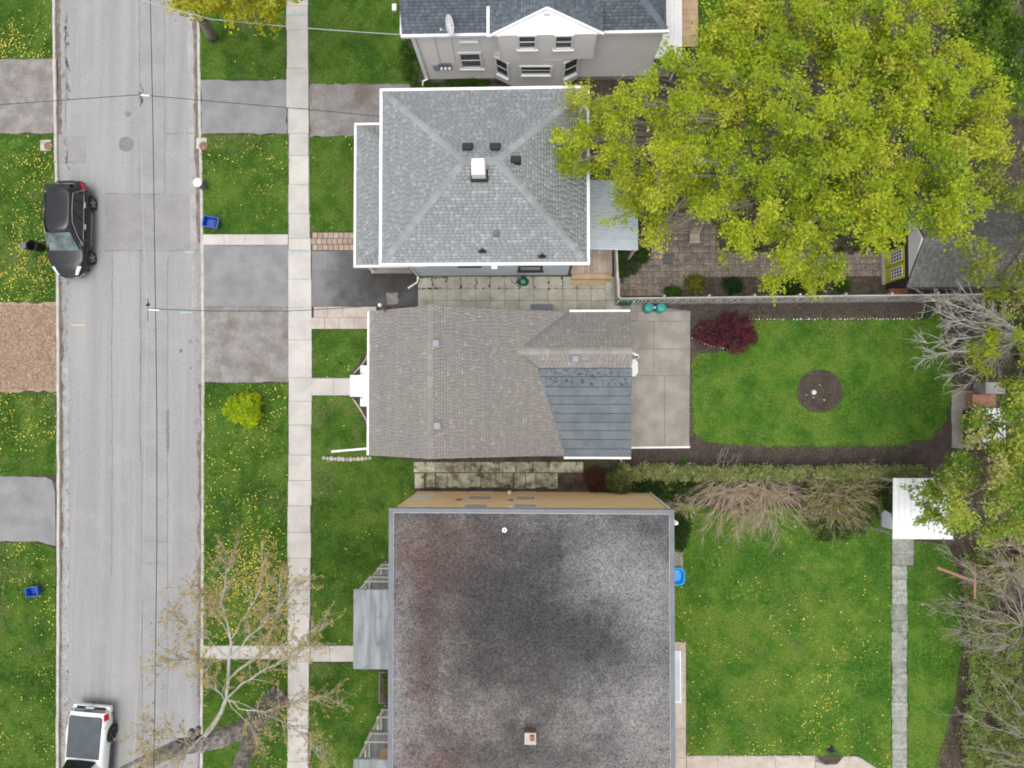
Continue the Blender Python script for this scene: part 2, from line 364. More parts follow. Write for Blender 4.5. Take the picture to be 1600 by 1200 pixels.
gutter(92.5, 101, -80, 210, mDirt, 2); gutter(92.5, 98, 440, 860, mDirt, 3); gutter(92.5, 96, 860, 1280, mDirt, 2)
gutter(98, 107, 560, 1280, mGut, 2.5, ZR+.0015, 'pale_gutter_edge')
gutter(314.5, 309, -80, 380, mDirt, 2); gutter(314.5, 311, 600, 1280, mDirt, 3.5)
gutter(309, 300, -80, 480, mGut, 1.5, ZR+.0015, 'pale_gutter_edge')
cr = MB()
for u, v0, v1, w in ((175, 400, 900, .03), (218, 0, 300, .03), (219, 390, 720, .05), (222, 720, 1300, .035), (262, 400, 1100, .03), (257, 0, 305, .02)):
    strip(cr, wob(P(u, v0, ZR+.004), P(u, v1, ZR+.004), max(8, int((v1-v0)/9)), .02), w, .6)
for a, b in (((164,303),(257,303)), ((164,392),(311,392)), ((257,208),(312,208)), ((94,254),(134,254)), ((222,878),(264,882)), ((222,846),(264,847)),
             ((105,20),(102,85)), ((104,90),(103,205)), ((107,225),(104,250))):
    strip(cr, wob(P(*a, ZR+.004), P(*b, ZR+.004), 14, .03), .035, .8)
for k in range(46):
    v = random.uniform(430, 1260); u = 106+random.uniform(-2.5, 3); strip(cr, wob(P(u, v, ZR+.004), P(u+random.uniform(-4, 2), v+random.uniform(2, 9), ZR+.004), 4, .02), .05, .7)
for k in range(20):
    v = random.uniform(0, 270); u = 103+random.uniform(-2, 4); strip(cr, wob(P(u, v, ZR+.004), P(u+random.uniform(-3, 3), v+random.uniform(4, 14), ZR+.004), 4, .04), .09, .7)
cr.build('cracks', mCrack, road, kind='stuff')
for q in (rect(260, 640, 264, 705), rect(295, 531, 299, 536), rect(280, 545, 285, 551), rect(296, 573, 299, 577)):
    sheet('oil_stain', q, ZR+.003, mStain, road, .005, .02, step=.12)
for q, m_ in ((rect(288, 392, 304, 395), mCyan), (rect(281, 487, 300, 490), mCyan), (rect(111, 507, 133, 509), mYel)):
    sheet('paint_mark', q, ZR+.006, m_, road, .004, .015, step=.12)
# manhole and catch basins
def disc(u, v, z, r, mat, parent, name, h=.01, n=24):
    return MB().lathe(P(u, v, z-h), [(r, 0), (r, h*.8), (r*.97, h), (.001, h)], n).build(name, mat, parent)
mh = disc(197, 225, ZR+.012, .34, mIron, road, 'manhole_cover')
MB().lathe(P(197, 225, ZR+.002), [(.40, 0), (.40, .006), (.36, .008)], 24).build('manhole_ring', mCrack, mh)
disc(200, 178, ZR+.008, .16, mIron, road, 'valve_cover')
for u, nm in ((76, 'west'), (318, 'east')):
    t = thing('catch_basin', 'round rusty %s cover in a pale concrete collar at the %s kerb' % ('drain', nm), 'drain cover', P(u, 228, 0))
    MB().box(P(u-8, 0).x, P(u+8, 0).x, P(0, 237).y, P(0, 220).y, -.02, .058).build('collar', mKerb, t)
    disc(u, 228, .075, .23, mRust, t, 'cover', .03)

# ---- sidewalk
def course(name, label_kind, u0a, u1a, u0b, u1b, vs_, z, mat, parent=None, pn='paving_slab'):
    root = parent
    for i in range(len(vs_)-1):
        f0, f1 = (vs_[i]-vs_[0])/(vs_[-1]-vs_[0]), (vs_[i+1]-vs_[0])/(vs_[-1]-vs_[0])
        ua, ub = u0a+(u0b-u0a)*(f0+f1)/2, u1a+(u1b-u1a)*(f0+f1)/2
        quad_slab(root, pn, ua, vs_[i], ub, vs_[i+1], z, mat, gap=.014)
swk = sheet('sidewalk', [(447, -80), (481, -80), (486, 600), (481, 1280), (449, 1280), (451.5, 600)], .02, mCrack, None, .03)
vl = [-80, -40, 9, 47, 106, 169, 208, 243, 288, 333, 372, 391, 436, 480, 531, 590, 627, 664, 711, 751, 790, 832, 872, 916, 960, 1008, 1034, 1086, 1138, 1190, 1240, 1280]
for i in range(len(vl)-1):
    m_ = (vl[i]+vl[i+1])/2
    ua = np.interp(m_, [0, 140, 240, 400, 600, 900, 1200], [447, 448, 452, 450, 450.5, 449, 448.5]); ub = np.interp(m_, [0, 200, 300, 430, 600, 900, 1200], [481, 482, 482, 487, 487, 485, 481])
    quad_slab(swk, 'paving_slab', ua+random.uniform(-.7, .7), vl[i], ub+random.uniform(-.7, .7), vl[i+1], .045, mConc, gap=.016)
for q, m_ in (((455, 392, 482, 395), mCyan), ((452, 480, 470, 482), mCyan), ((466, 504, 485, 506), mYel), ((450, 1041, 468, 1044), mCyan), ((447, 22, 480, 24), mCyan), ((452, 733, 460, 735), mYel)):
    sheet('paint_mark', rect(*q), .056, m_, swk, .004, .012, step=.12)
# ---- driveways and paths east of the street
sheet('north_apron', rect(314, 125, 448, 209), .03, mDrive, amp=.06)
sheet('middle_apron', rect(318, 383, 450, 479), .03, mDrive, amp=.02)
sheet('worn_apron', rect(318, 479, 451, 597), .026, mDriveOld, amp=.05)
c = MB(); strip(c, wob(P(318, 478.5, .034), P(450, 480, .034), 30, .01), .05, .5); strip(c, wob(P(350, 383, .036), P(415, 386, .036), 14, .02), .03, .5)
c.build('apron_crack', mCrack, kind='structure')
kst = sheet('concrete_edge_strip', rect(317, 366, 450, 383), .02, mCrack, None, .03)
for a, b in ((317, 350), (350, 382), (382, 415), (415, 450)): quad_slab(kst, 'paving_slab', a, 366, b, 382.5, .05, mConc)
ndr = sheet('north_driveway', rect(484, 131, 640, 213), .03, mDriveCrk, amp=.06)
sheet('smooth_panel', rect(488, 131, 508, 212), .036, mDriveOld, ndr, .01, .02)
c = MB()
for a, b in (((560,131),(561,212)), ((532,135),(536,190)), ((508,172),(640,170)), ((585,131),(588,205)), ((512,195),(555,180)), ((520,150),(560,152))): strip(c, wob(P(*a, .04), P(*b, .04), 16, .05), .03, .7)
c.build('cracks', mCrack, ndr, kind='stuff')
sheet('dark_driveway', [(487, 392), (660, 392), (655, 478), (487, 479)], .03, mDriveDark, amp=.015)
sheet('driveway_edge_panel', rect(488, 393, 509, 420), .036, mDrive, amp=.03)
sheet('driveway_repair', rect(604, 458, 622, 475), .037, mDriveOld, amp=.05, step=.15)
pav = sheet('paver_strip', rect(487, 362, 562, 391), .02, mSoil, None, .03)
for r in range(3):
    for k in range(9): quad_slab(pav, 'paver', 488+k*8.2-(r % 2)*2, 363+r*9.4, 488+(k+1)*8.2-(r % 2)*2, 363+(r+1)*9.4, .045, mPaver, gap=.03)
pwk = sheet('paver_walk', rect(487, 479, 585, 515), .02, mSoil, None, .03)
us = [487, 509, 532, 555, 585]
for i in range(4): quad_slab(pwk, 'paving_slab', us[i]+3, 479, us[i+1]+3, 496, .045, mPaverL)
for i in range(4): quad_slab(pwk, 'paving_slab', us[i]-2, 496, us[i+1]-2, 514, .045, mPaverL)
fw = sheet('front_walk', rect(486, 590, 547, 618), .02, mCrack, None, .03)
quad_slab(fw, 'paving_slab', 487, 591, 521, 618, .045, mConcD.copy() if 0 else mConc); quad_slab(fw, 'paving_slab', 521, 591, 548, 618, .045, mConc)
bw = sheet('entry_walk', rect(314, 1008, 640, 1034), .02, mCrack, None, .03)
for a, b in ((315, 360), (360, 405), (405, 449)): quad_slab(bw, 'paving_slab', a, 1009, b, 1030, .045, mConc)
for a, b in ((485, 515), (515, 552), (552, 640)): quad_slab(bw, 'paving_slab', a, 1009, b, 1034, .045, mConc)
# ---- driveways west of the street
sheet('west_driveway', [(-120, 745), (70, 745), (82, 750), (86, 770), (86, 853), (60, 846), (-120, 845)], .03, mDrive, amp=.04)
sheet('upper_west_driveway', rect(-120, 92, 88, 208), .03, mDriveOld, amp=.06)
# ---- yards
yard = sheet('side_yard_paving', [(653, 430), (962, 430), (985, 470), (985, 490), (575, 500), (575, 479), (653, 479)], .02, mSoil, None, .03)
for k in range(15):
    u0 = 653+k*22.6
    if u0 > 960: break
    quad_slab(yard, 'paving_slab', u0, 432, u0+22.6, 451, .045, mSlab); quad_slab(yard, 'paving_slab', u0, 451, u0+22.6, 469.5, .045, mSlab); quad_slab(yard, 'paving_slab', u0, 469.5, u0+22.6, 488, .045, mSlab)
quad_slab(yard, 'paving_slab', 948, 470, 984, 487, .045, mConcD)
wd = MB()
for k in range(150):
    if random.random() < .5: u, v = 653+22.6*random.randint(0, 11)+random.uniform(-2, 2), random.uniform(433, 452)
    else: u, v = random.choice([random.uniform(655, 700), random.uniform(655, 880)]), random.choice([433.5, 451])+random.uniform(-1.2, 1.2)
    c0 = P(u, v, .05); r = random.uniform(.03, .09)
    for j in range(5):
        a = random.uniform(0, 6.28); e = c0+Vector((math.cos(a)*r, math.sin(a)*r, random.uniform(.01, .06))); n_ = Vector((-math.sin(a), math.cos(a), 0))*r*.3
        wd.add([c0-n_, e, c0+n_], [(0, 1, 2)], random.choice([(.05,.12,.012), (.08,.16,.02), (.04,.09,.015)]))
tag(wd.build('weeds', mBlade, attr=True), 'green weeds in the joints of the pale side yard slabs', 'weeds', kind='stuff')
patio = sheet('concrete_patio', [(965, 472), (1079, 486), (1077, 699), (970, 700), (940, 560)], .03, mCrack, None, .03)
for q in ((985, 474, 994, 500), (994, 486, 1079, 502), (980, 502, 1022, 545), (1022, 502, 1078.5, 545), (980, 545, 1022, 587), (1022, 545, 1078.5, 587), (980, 587, 1038, 698), (1038, 587, 1077.5, 698)):
    quad_slab(patio, 'paving_slab', *q, .055, mConcD, gap=.02)
quad_slab(patio, 'paving_slab', 994, 474, 1012, 486, .055, mConcD)
MB().bar(P(984, 699.5, .06), P(1078, 698.5, .06), .10, .09).build('white_edge_board', mWhite, patio)
ms = sheet('mossy_side_path', rect(646, 722, 935, 764), .015, mSoil, None, .03)
us = [647, 679, 699, 727, 752, 780, 806, 833, 858, 885, 911]
for i in range(len(us)-1): quad_slab(ms, 'paving_slab', us[i]+random.uniform(-1, 1), 721.5, us[i+1]+random.uniform(-1, 1), 738.5, .04, mMoss, gap=.022, tilt=.012, rot=random.uniform(-.02, .02))
us = [648, 664, 681, 699, 717, 733, 751, 768, 786, 803, 821, 838, 856, 872, 905]
for i in range(len(us)-2): quad_slab(ms, 'paving_slab', us[i]+random.uniform(-1, 1), 739, us[i+1]+random.uniform(-1, 1), 763+random.uniform(-2, 1), .04, mMoss, gap=.022, tilt=.012, rot=random.uniform(-.03, .03))
sp = sheet('stepping_path', [(1394, 842), (1428, 842), (1428, 884), (1418, 884), (1418, 1280), (1392, 1280)], .012, mSoil, None, .03)
quad_slab(sp, 'paving_slab', 1394, 842, 1428.5, 866, .04, mMoss2, gap=.012); quad_slab(sp, 'paving_slab', 1394, 866, 1428, 883.5, .04, mMoss2, gap=.012)
v = 884
while v < 1275:
    h = random.uniform(17, 28); quad_slab(sp, 'paving_slab', 1393.5+random.uniform(-1, 1), v, 1418+random.uniform(-1, 1), v+h, .04, mMoss2, gap=.012, tilt=.015, rot=random.uniform(-.02, .02)); v += h
ew = sheet('rear_walk', rect(1040, 1003, 1072, 1280), .02, mCrack, None, .03)
for a, b in ((1003, 1048), (1048, 1094), (1094, 1138), (1138, 1184), (1184, 1230), (1230, 1280)): quad_slab(ew, 'paving_slab', 1042, a, 1072, b, .045, mPaverL)
sw2 = sheet('rear_concrete_path', [(1072, 1180), (1276, 1180), (1280, 1188), (1290, 1194), (1308, 1193), (1318, 1181), (1340, 1181), (1372, 1200), (1380, 1290), (1072, 1290)], .02, mCrack, None, .03)
for a, b in ((1073, 1122), (1122, 1212), (1212, 1274)): quad_slab(sw2, 'paving_slab', a, 1181, b, 1285, .045, mPaverL)
sheet('path_end', [(1274.5, 1190), (1290, 1195.5), (1308, 1194.5), (1319, 1182), (1340, 1182), (1371, 1201), (1376, 1285), (1274.5, 1285)], .046, mPaverL, sw2, .05)
quad_slab(east, 'paving_slab', 1040, 862, 1068, 890, .04, mConcD)
sheet('shed_path', rect(1487, 610, 1522, 700), .035, mConcD, amp=.03)
# beds
sheet('north_mulch_bed', [(1078, 473), (1460, 466), (1475, 480), (1452, 500), (1170, 500), (1140, 548), (1090, 545), (1078, 530)], .03, mMulch, amp=.04)
sheet('south_mulch_bed', [(985, 700), (1078, 700), (1090, 684), (1140, 692), (1300, 698), (1440, 692), (1480, 660), (1488, 610), (1492, 700), (1450, 728), (990, 728)], .016, mMulch, amp=.05)
bedc = [(1281+36*math.cos(a)*(1+.05*math.sin(3*a)), 611+34*math.sin(a)) for a in np.linspace(0, 2*math.pi, 40)[:-1]]
sheet('mulch_circle', bedc, .045, mMulch, amp=.03, step=.1)
sheet('wood_chip_bed', rect(-120, 473, 89, 612), .03, mChipBed, amp=.09)
# front door beds
sheet('front_bed', [(590, 545), (577, 540), (566, 560), (548, 582), (548, 590), (590, 590)], .036, mMulch)
sheet('front_bed_lower', [(590, 618), (552, 620), (566, 640), (574, 670), (578, 705), (590, 705)], .036, mMulch)

# ---- lawns with blades and dandelions
def inpoly(x, y, poly):
    ins = np.zeros(len(x), bool); j = len(poly)-1
    for i in range(len(poly)):
        xi, yi, xj, yj = poly[i][0], poly[i][1], poly[j][0], poly[j][1]
        c_ = ((yi > y) != (yj > y)) & (x < (xj-xi)*(y-yi)/(yj-yi+1e-12)+xi); ins ^= c_; j = i
    return ins
def fnoise(x, y, s, seed=0):          # cheap smooth value noise
    r = np.random.default_rng(seed); G = r.random((64, 64)); x = x*s; y = y*s
    xi, yi = np.floor(x).astype(int), np.floor(y).astype(int); fx, fy = x-xi, y-yi; fx = fx*fx*(3-2*fx); fy = fy*fy*(3-2*fy)
    g_ = lambda a, b: G[a % 64, b % 64]
    return (g_(xi, yi)*(1-fx)+g_(xi+1, yi)*fx)*(1-fy)+(g_(xi, yi+1)*(1-fx)+g_(xi+1, yi+1)*fx)*fy
LAWN = []
def lawn(name, px, mat=None, dens=520, dand=1.0, amp=.05, pal=0, z=.03, ex=()):
    sheet(name, px, z, mat or mLawn, amp=amp)
    LAWN.append(([P(u, v, z) for u, v in px], dens, dand, pal, [[P(u, v, z) for u, v in e] for e in ex]))
lawn('northwest_verge', [(-60,-80),(79,-80),(83,91),(-60,91)], dand=14)
lawn('west_verge', [(-60,210),(84,210),(87.5,471),(-60,471)], dand=13)
lawn('lower_west_verge', rect(-60, 614, 88.5, 743), dand=10)
lawn('southwest_verge', [(-60, 847), (58, 848), (86, 857), (88.5, 1290), (-60, 1290)], dand=8)
lawn('north_verge', [(310,-80),(446,-80),(446,123),(313,123)], dand=.4)
lawn('drain_verge', [(314,211),(450,211),(450,365),(318,365)], dand=3.0)
lawn('middle_verge', rect(317.5, 599, 449.5, 1008), dand=5)
lawn('south_verge', rect(317.5, 1031, 449, 1290), dand=6)
lawn('north_front_lawn', [(484, -80), (672, -80), (655, 100), (650, 131), (484, 131)], dand=.15)
lawn('porch_lawn', rect(485, 214, 585, 361), dand=1.0)
lawn('front_lawn', [(489, 516), (578, 516), (578, 540), (566, 562), (548, 584), (547, 589), (489, 589)], dand=.9)
lawn('side_front_lawn', [(488, 620), (549, 620), (564, 642), (573, 672), (577, 710), (646, 720), (646, 766), (652, 800), (652, 1007), (487, 1007)], dand=.7)
lawn('lower_front_lawn', rect(485, 1036, 645, 1290), dand=.3)
blw = [(1081, 560), (1092, 552), (1128, 549), (1160, 520), (1180, 500), (1440, 500), (1452, 482), (1458, 470), (1470, 505), (1486, 560), (1487, 610), (1478, 655), (1450, 686), (1380, 696), (1200, 697), (1110, 690), (1082, 676)]
lawn('rear_lawn', blw, mLawnB, dens=500, dand=.05, pal=1, ex=[bedc], amp=.1)
lawn('rear_dandelion_lawn', [(1050, 782), (1130, 800), (1200, 790), (1280, 800), (1392, 790), (1392, 1290), (1374, 1200), (1340, 1180), (1230, 1179), (1073, 1179), (1073, 1003), (1050, 1000)], mLawnB, dens=500, dand=5.5, pal=1)
lawn('path_side_lawn', [(1430, 845), (1480, 850), (1500, 900), (1505, 1000), (1490, 1100), (1460, 1200), (1460, 1290), (1419, 1290), (1419, 885), (1430, 884)], mLawnB, dens=480, dand=.3, pal=1)
lawn('northeast_lawn', rect(1088, -80, 1260, 120), dens=200, dand=0)
def grow():
    pal = [np.array([(.062,.15,.016), (.098,.20,.024), (.16,.25,.042), (.044,.112,.013), (.20,.215,.08)]), np.array([(.072,.195,.018), (.108,.24,.026), (.19,.29,.045), (.05,.15,.017), (.22,.25,.08)])]
    VV = []; CC = []; fl = []
    for poly, dens, dand, pk, exs in LAWN:
        xs = [p.x for p in poly]; ys = [p.y for p in poly]; bw_, bh = max(xs)-min(xs), max(ys)-min(ys)
        def samp(n):
            x = RNG.uniform(min(xs), max(xs), n); y = RNG.uniform(min(ys), max(ys), n); k = inpoly(x, y, poly)
            for e in exs: k &= ~inpoly(x, y, e)
            return x[k], y[k]
        x, y = samp(int(bw_*bh*dens)); bald = fnoise(x, y, .5, 31)*.65+fnoise(x, y, 2.3, 32)*.35; kp = (bald > .2) | (RNG.random(len(x)) < .25); x, y = x[kp], y[kp]; n = len(x); jt = .17 if pk else .035; x = x+RNG.normal(0, jt, n); y = y+RNG.normal(0, jt, n)
        th = RNG.uniform(0, 2*np.pi, n); ln = RNG.uniform(.05, .13, n); wd_ = RNG.uniform(.012, .022, n); hz = RNG.uniform(.015, .06, n)
        d = np.stack([np.cos(th), np.sin(th)], 1); q = np.stack([-d[:, 1], d[:, 0]], 1)
        b = np.stack([x, y, np.full(n, .032)], 1); a1 = b.copy(); a1[:, :2] += q*wd_[:, None]; a2 = b.copy(); a2[:, :2] -= q*wd_[:, None]
        tip = b.copy(); tip[:, :2] += d*ln[:, None]; tip[:, 2] += hz
        VV.append(np.stack([a1, a2, tip], 1).reshape(-1, 3))
        f = .5+(fnoise(x, y, .35, 2)-.5)*.6+(fnoise(x, y, 1.1, 3)-.5)*.75+(fnoise(x, y, 3.1, 5)-.5)*.6+RNG.normal(0, .12, n)
        idx = np.clip((f*4.2).astype(int), 0, 3); dry = fnoise(x, y, .45, 21)*.6+fnoise(x, y, 1.9, 22)*.4; idx[RNG.random(n) < np.clip((dry-.62)*4, .03, .3 if pk else .6)] = 4
        idx = np.array([3, 0, 1, 2, 4])[idx]
        CC.append(np.repeat(pal[pk][idx]*RNG.uniform(.8, 1.2, (n, 1)), 3, 0))
        if dand:
            xd, yd = samp(int(bw_*bh*dand*11)); pr = fnoise(xd, yd, .55, 9)**2*1.1*(fnoise(xd, yd, 1.7, 11)*1.3)
            if poly[0].x > 5: pr = pr*np.clip((-9-yd)/9+.35, .2, 2.2)
            k = RNG.random(len(xd)) < pr; fl.append(np.stack([xd[k], yd[k]], 1))
            if -18 < poly[0].x < -13 and abs(poly[0].y) < 14 and poly[2].y < -8:      # thick drift under the budding tree
                cx, cy = P(395, 905)[:2]; gx = RNG.normal(cx, 1.2, 1500); gy = RNG.normal(cy, 1.5, 1500); k = inpoly(gx, gy, poly); fl.append(np.stack([gx[k], gy[k]], 1))
    V = np.concatenate(VV); n = len(V)//3
    o = npmesh('grass', V, np.arange(n*3).reshape(-1, 3), mBlade, None, np.concatenate(CC), kind='stuff')
    tag(o, 'short green lawn grass covering the front and back yards', 'grass')
    f = np.concatenate(fl); n = len(f); r = .012+.026*RNG.random(n)**2; a = np.arange(6)*np.pi/3
    ring = np.stack([f[:, None, 0]+np.cos(a)*r[:, None], f[:, None, 1]+np.sin(a)*r[:, None], np.broadcast_to((.075+RNG.uniform(0, .04, n))[:, None], (n, 6))], 2)
    cen = np.stack([f[:, 0], f[:, 1], ring[:, 0, 2]+.015], 1)[:, None]
    V = np.concatenate([ring, cen], 1).reshape(-1, 3); base = np.arange(n)[:, None, None]*7
    T = np.array([(i, (i+1) % 6, 6) for i in range(6)])[None]+base
    o = npmesh('dandelions', V, T.reshape(-1, 3), mPetal, kind='stuff'); tag(o, 'yellow dandelion flowers sprinkled over the lawns', 'dandelions')
grow()
def crumbs(name, px, n, size, cols, z, mat, label):
    poly = [P(u, v, z) for u, v in px]; xs = [p.x for p in poly]; ys = [p.y for p in poly]
    x = RNG.uniform(min(xs), max(xs), n*2); y = RNG.uniform(min(ys), max(ys), n*2); k = inpoly(x, y, poly); x, y = x[k][:n], y[k][:n]; n = len(x)
    th = RNG.uniform(0, 6.28, n); l = RNG.uniform(.5, 1.3, n)*size; w = l*RNG.uniform(.25, .6, n); d = np.stack([np.cos(th), np.sin(th), RNG.uniform(-.3, .3, n)], 1); q = np.stack([-np.sin(th), np.cos(th), RNG.uniform(-.3, .3, n)], 1)
    c0 = np.stack([x, y, z+RNG.uniform(.008, .03, n)], 1)
    V = np.stack([c0-d*l[:, None], c0-q*w[:, None], c0+d*l[:, None], c0+q*w[:, None]], 1).reshape(-1, 3)
    C = np.repeat(np.array(cols)[RNG.integers(0, len(cols), n)]*RNG.uniform(.75, 1.3, (n, 1)), 4, 0)
    return tag(npmesh(name, V, np.arange(n*4).reshape(-1, 4), mat, None, C, kind='stuff'), label, {'kerb_grit': 'debris', 'leaf_litter': 'leaf litter'}.get(name, 'mulch'))
mCr = M('crumb', (1, 1, 1), None, 1, 1, attr=True)
crumbs('wood_chips', rect(-10, 476, 87, 609), 7000, .05, [(.37,.27,.19), (.31,.2,.135), (.43,.33,.25), (.22,.15,.1)], .032, mCr, 'orange brown wood chips spread on the west verge')
crumbs('mulch_chips', [(1079, 475), (1455, 468), (1450, 498), (1170, 498), (1090, 540), (1079, 530)], 5000, .035, [(.06,.045,.04), (.1,.08,.07), (.04,.032,.03), (.15,.12,.10)], .032, mCr, 'dark mulch crumbs in the bed below the picket fence')
crumbs('mulch_chips', [(986, 702), (1078, 702), (1440, 698), (1450, 726), (990, 726)], 4500, .035, [(.06,.045,.04), (.1,.08,.07), (.04,.032,.03), (.14,.11,.095)], .018, mCr, 'dark mulch crumbs in the bed beside the hedge')
crumbs('kerb_grit', [(93, 430), (104, 430), (105, 1270), (93, 1270)], 1500, .03, [(.14,.11,.09), (.2,.17,.14), (.09,.08,.07), (.3,.27,.2)], ZR+.004, mCr, 'brown grit and leaf scraps lying in the west gutter')
crumbs('kerb_grit', [(306, -40), (314, 200), (314, 1270), (308, 1270), (302, 300)], 1500, .03, [(.16,.13,.11), (.22,.19,.16), (.11,.1,.09), (.3,.28,.2)], ZR+.004, mCr, 'brown grit and leaf scraps lying in the east gutter')
crumbs('mulch_chips', bedc, 900, .035, [(.07,.055,.05), (.12,.1,.085), (.045,.036,.034)], .047, mCr, 'dark mulch crumbs in the round bed on the rear lawn')
crumbs('leaf_litter', [(965, 330), (1460, 300), (1460, 460), (1090, 460)], 5000, .05, [(.07,.05,.035), (.13,.10,.07), (.05,.06,.02)], .006, mCr, 'brown leaf litter on the bare soil under the great maple')
crumbs('leaf_litter', [(1480, 850), (1640, 820), (1640, 1260), (1455, 1260), (1490, 1100)], 6000, .05, [(.14,.1,.07), (.2,.15,.11), (.07,.08,.03), (.1,.06,.05)], .006, mCr, 'brown leaf litter under the thicket beside the stepping path')

# ================================================================== buildings
def pick(pal): return pal[random.randrange(len(pal))]
def shingles(name, poly, mat, parent, exp=.14, tab=.3, light=.2, var=.12, lift=.0, gap=.010):
    p0, p1 = poly[0], poly[1]; e = (p1-p0).normalized(); n = e.cross(poly[2]-p1).normalized()
    if n.z < 0: n = -n
    s_ = n.cross(e)
    if s_.dot(poly[2]-p0) < 0: s_ = -s_
    q = [((p-p0).dot(e), (p-p0).dot(s_)) for p in poly]; mb = max(b for a, b in q)
    def iv(b):
        xs = []
        for i in range(len(q)):
            (a0, b0), (a1, b1) = q[i], q[(i+1) % len(q)]
            if (b0-b)*(b1-b) <= 0 and b0 != b1: xs.append(a0+(a1-a0)*(b-b0)/(b1-b0))
        return (min(xs), max(xs)) if xs else (0, 0)
    V = []; C = []; Fs = []
    i = 0
    while i*exp < mb-.02:
        b0, b1 = i*exp, min((i+1)*exp, mb)
        l0, h0 = iv(b0+1e-4); l1, h1 = iv(b1-1e-4); a = min(l0, l1)-random.uniform(0, tab); shade = random.uniform(.97, 1.03)
        while a < max(h0, h1):
            w = tab*random.uniform(.7, 1.2); x = [min(max(a+.0015, l0), h0), min(max(a+w-.0015, l0), h0), min(max(a+w-.0015, l1), h1), min(max(a+.0015, l1), h1)]; a += w
            if x[1]-x[0] < .02 and x[2]-x[3] < .02: continue
            r = random.random(); c = shade*(random.uniform(1.14, 1.3) if r < light else random.uniform(1-var, 1+var))
            bb0, bb1 = b0+gap, b1; k = len(V)
            for hgt in ((lift, lift), (lift+.012, lift+.004)):
                V += [p0+e*x[0]+s_*bb0+n*hgt[0], p0+e*x[1]+s_*bb0+n*hgt[0], p0+e*x[2]+s_*bb1+n*hgt[1], p0+e*x[3]+s_*bb1+n*hgt[1]]
            C += [(c, c, c*random.uniform(.98, 1.02))]*8
            Fs += [(k+4, k+5, k+6, k+7), (k, k+1, k+5, k+4), (k+1, k+2, k+6, k+5), (k+3, k, k+4, k+7)]
        i += 1
    return npmesh(name, [tuple(p) for p in V], Fs, mat, parent, np.array(C), kind='stuff')
def deck(mb, poly, th=.12, down=.004):
    n = len(poly); a = [p-Vector((0, 0, down)) for p in poly]; b = [p-Vector((0, 0, down+th)) for p in poly]
    mb.add(a+b, [tuple(range(n)), tuple(range(2*n-1, n-1, -1))]+[(i, n+i, n+(i+1) % n, (i+1) % n) for i in range(n)])
def caps(mb, a, b, w, n1, n2, step=.26, c=1.0):     # ridge caps from low end a to high end b; n1,n2 side directions falling away
    a, b = Vector(a), Vector(b); L_ = (b-a).length; d = (b-a)/L_; k = int(L_/step); up = Vector((0, 0, 1))
    for i in range(k):
        p, q = a+d*(i*L_/k), a+d*((i+1)*L_/k+.02); o0, o1 = up*.026, up*.016; cc = c*random.uniform(.86, 1.12)
        mb.add([p+o0, p+n1*w+o0, q+n1*w+o1, q+o1, p+n2*w+o0, q+n2*w+o1, p+n1*w, p+n2*w, p], [(0,3,2,1), (0,4,5,3), (0,1,6,8), (0,8,7,4)], (cc, cc, cc))
def siding(name, x0, x1, Y, z0, z1, dr, mat, parent, exp=.16):
    m = MB(); n = max(1, round((z1-z0)/exp)); h = (z1-z0)/n
    for i in range(n):
        a, b = z0+i*h, z0+(i+1)*h
        m.add([(x0, Y+dr*.042, a), (x1, Y+dr*.042, a), (x1, Y+dr*.008, b), (x0, Y+dr*.008, b), (x0, Y, a), (x1, Y, a)], [(0,1,2,3), (4,5,1,0)])
    return m.build(name, mat, parent)
def window(parent, x0, x1, z0, z1, Y, dr, mf=None, mg=None, rows=2, fw=.08, sill=True, name='window', dep=.09):
    mf, mg = mf or mWhite, mg or mGlass; y0, y1 = sorted((Y+dr*.01, Y+dr*max(dep, .045))); m = MB()
    m.box(x0, x0+fw, y0, y1, z0, z1); m.box(x1-fw, x1, y0, y1, z0, z1); m.box(x0+fw, x1-fw, y0, y1, z1-fw, z1); m.box(x0+fw, x1-fw, y0, y1, z0, z0+fw)
    w = m.build(name, mf, parent); ys = sorted((Y+dr*.012, Y+dr*.04)); iz = (z1-z0-2*fw)/rows
    for r in range(rows):
        MB().box(x0+fw, x1-fw, *ys, z0+fw+r*iz+(.025 if r else 0), z0+fw+(r+1)*iz-(.025 if r < rows-1 else 0)).build('pane', mg, w)
        if r: MB().box(x0+fw, x1-fw, *sorted((Y+dr*.012, Y+dr*.065)), z0+fw+r*iz-.025, z0+fw+r*iz+.025).build('mullion', mf, w)
    if sill: MB().box(x0-.05, x1+.05, *sorted((Y+dr*.01, Y+dr*.16)), z0-.07, z0-.004).build('sill', mf, w)
    return w
def rise(p, s): return Vector((p.x, p.y, s))

# ---------------------------------------------------------------- house with pale blue walls and light grey hip roof
ZE = 6.2
nw, se = P(598, 143, ZE), P(917, 409, ZE)
X0, X1, Y0, Y1 = nw.x, se.x, se.y, nw.y
OV = .52
hb = thing('hip_roof_house', 'square pale blue house under a light grey shingled hip roof with white gutters', 'house', ((X0+X1)/2, (Y0+Y1)/2, 0))
wx0, wx1, wy0, wy1 = X0+OV, X1-OV, Y0+OV, Y1-OV
MB().box(wx0, wx1, wy0, wy1, .35, ZE-.15).build('wall', mSideB, hb)
MB().box(wx0-.01, wx1+.01, wy0-.01, wy1+.01, 0, .35).build('foundation', mFound, hb)
siding('siding', wx0, wx1, wy0, .36, ZE-.2, -1, mSideB, hb)
siding('siding', wx0, wx1, wy1, .36, ZE-.2, 1, mSideB, hb)
for x_ in (wx0, wx1): MB().box(x_-.06, x_+.06, wy0-.05, wy0+.06, .35, ZE-.16).build('corner_board', mTrimD, hb)
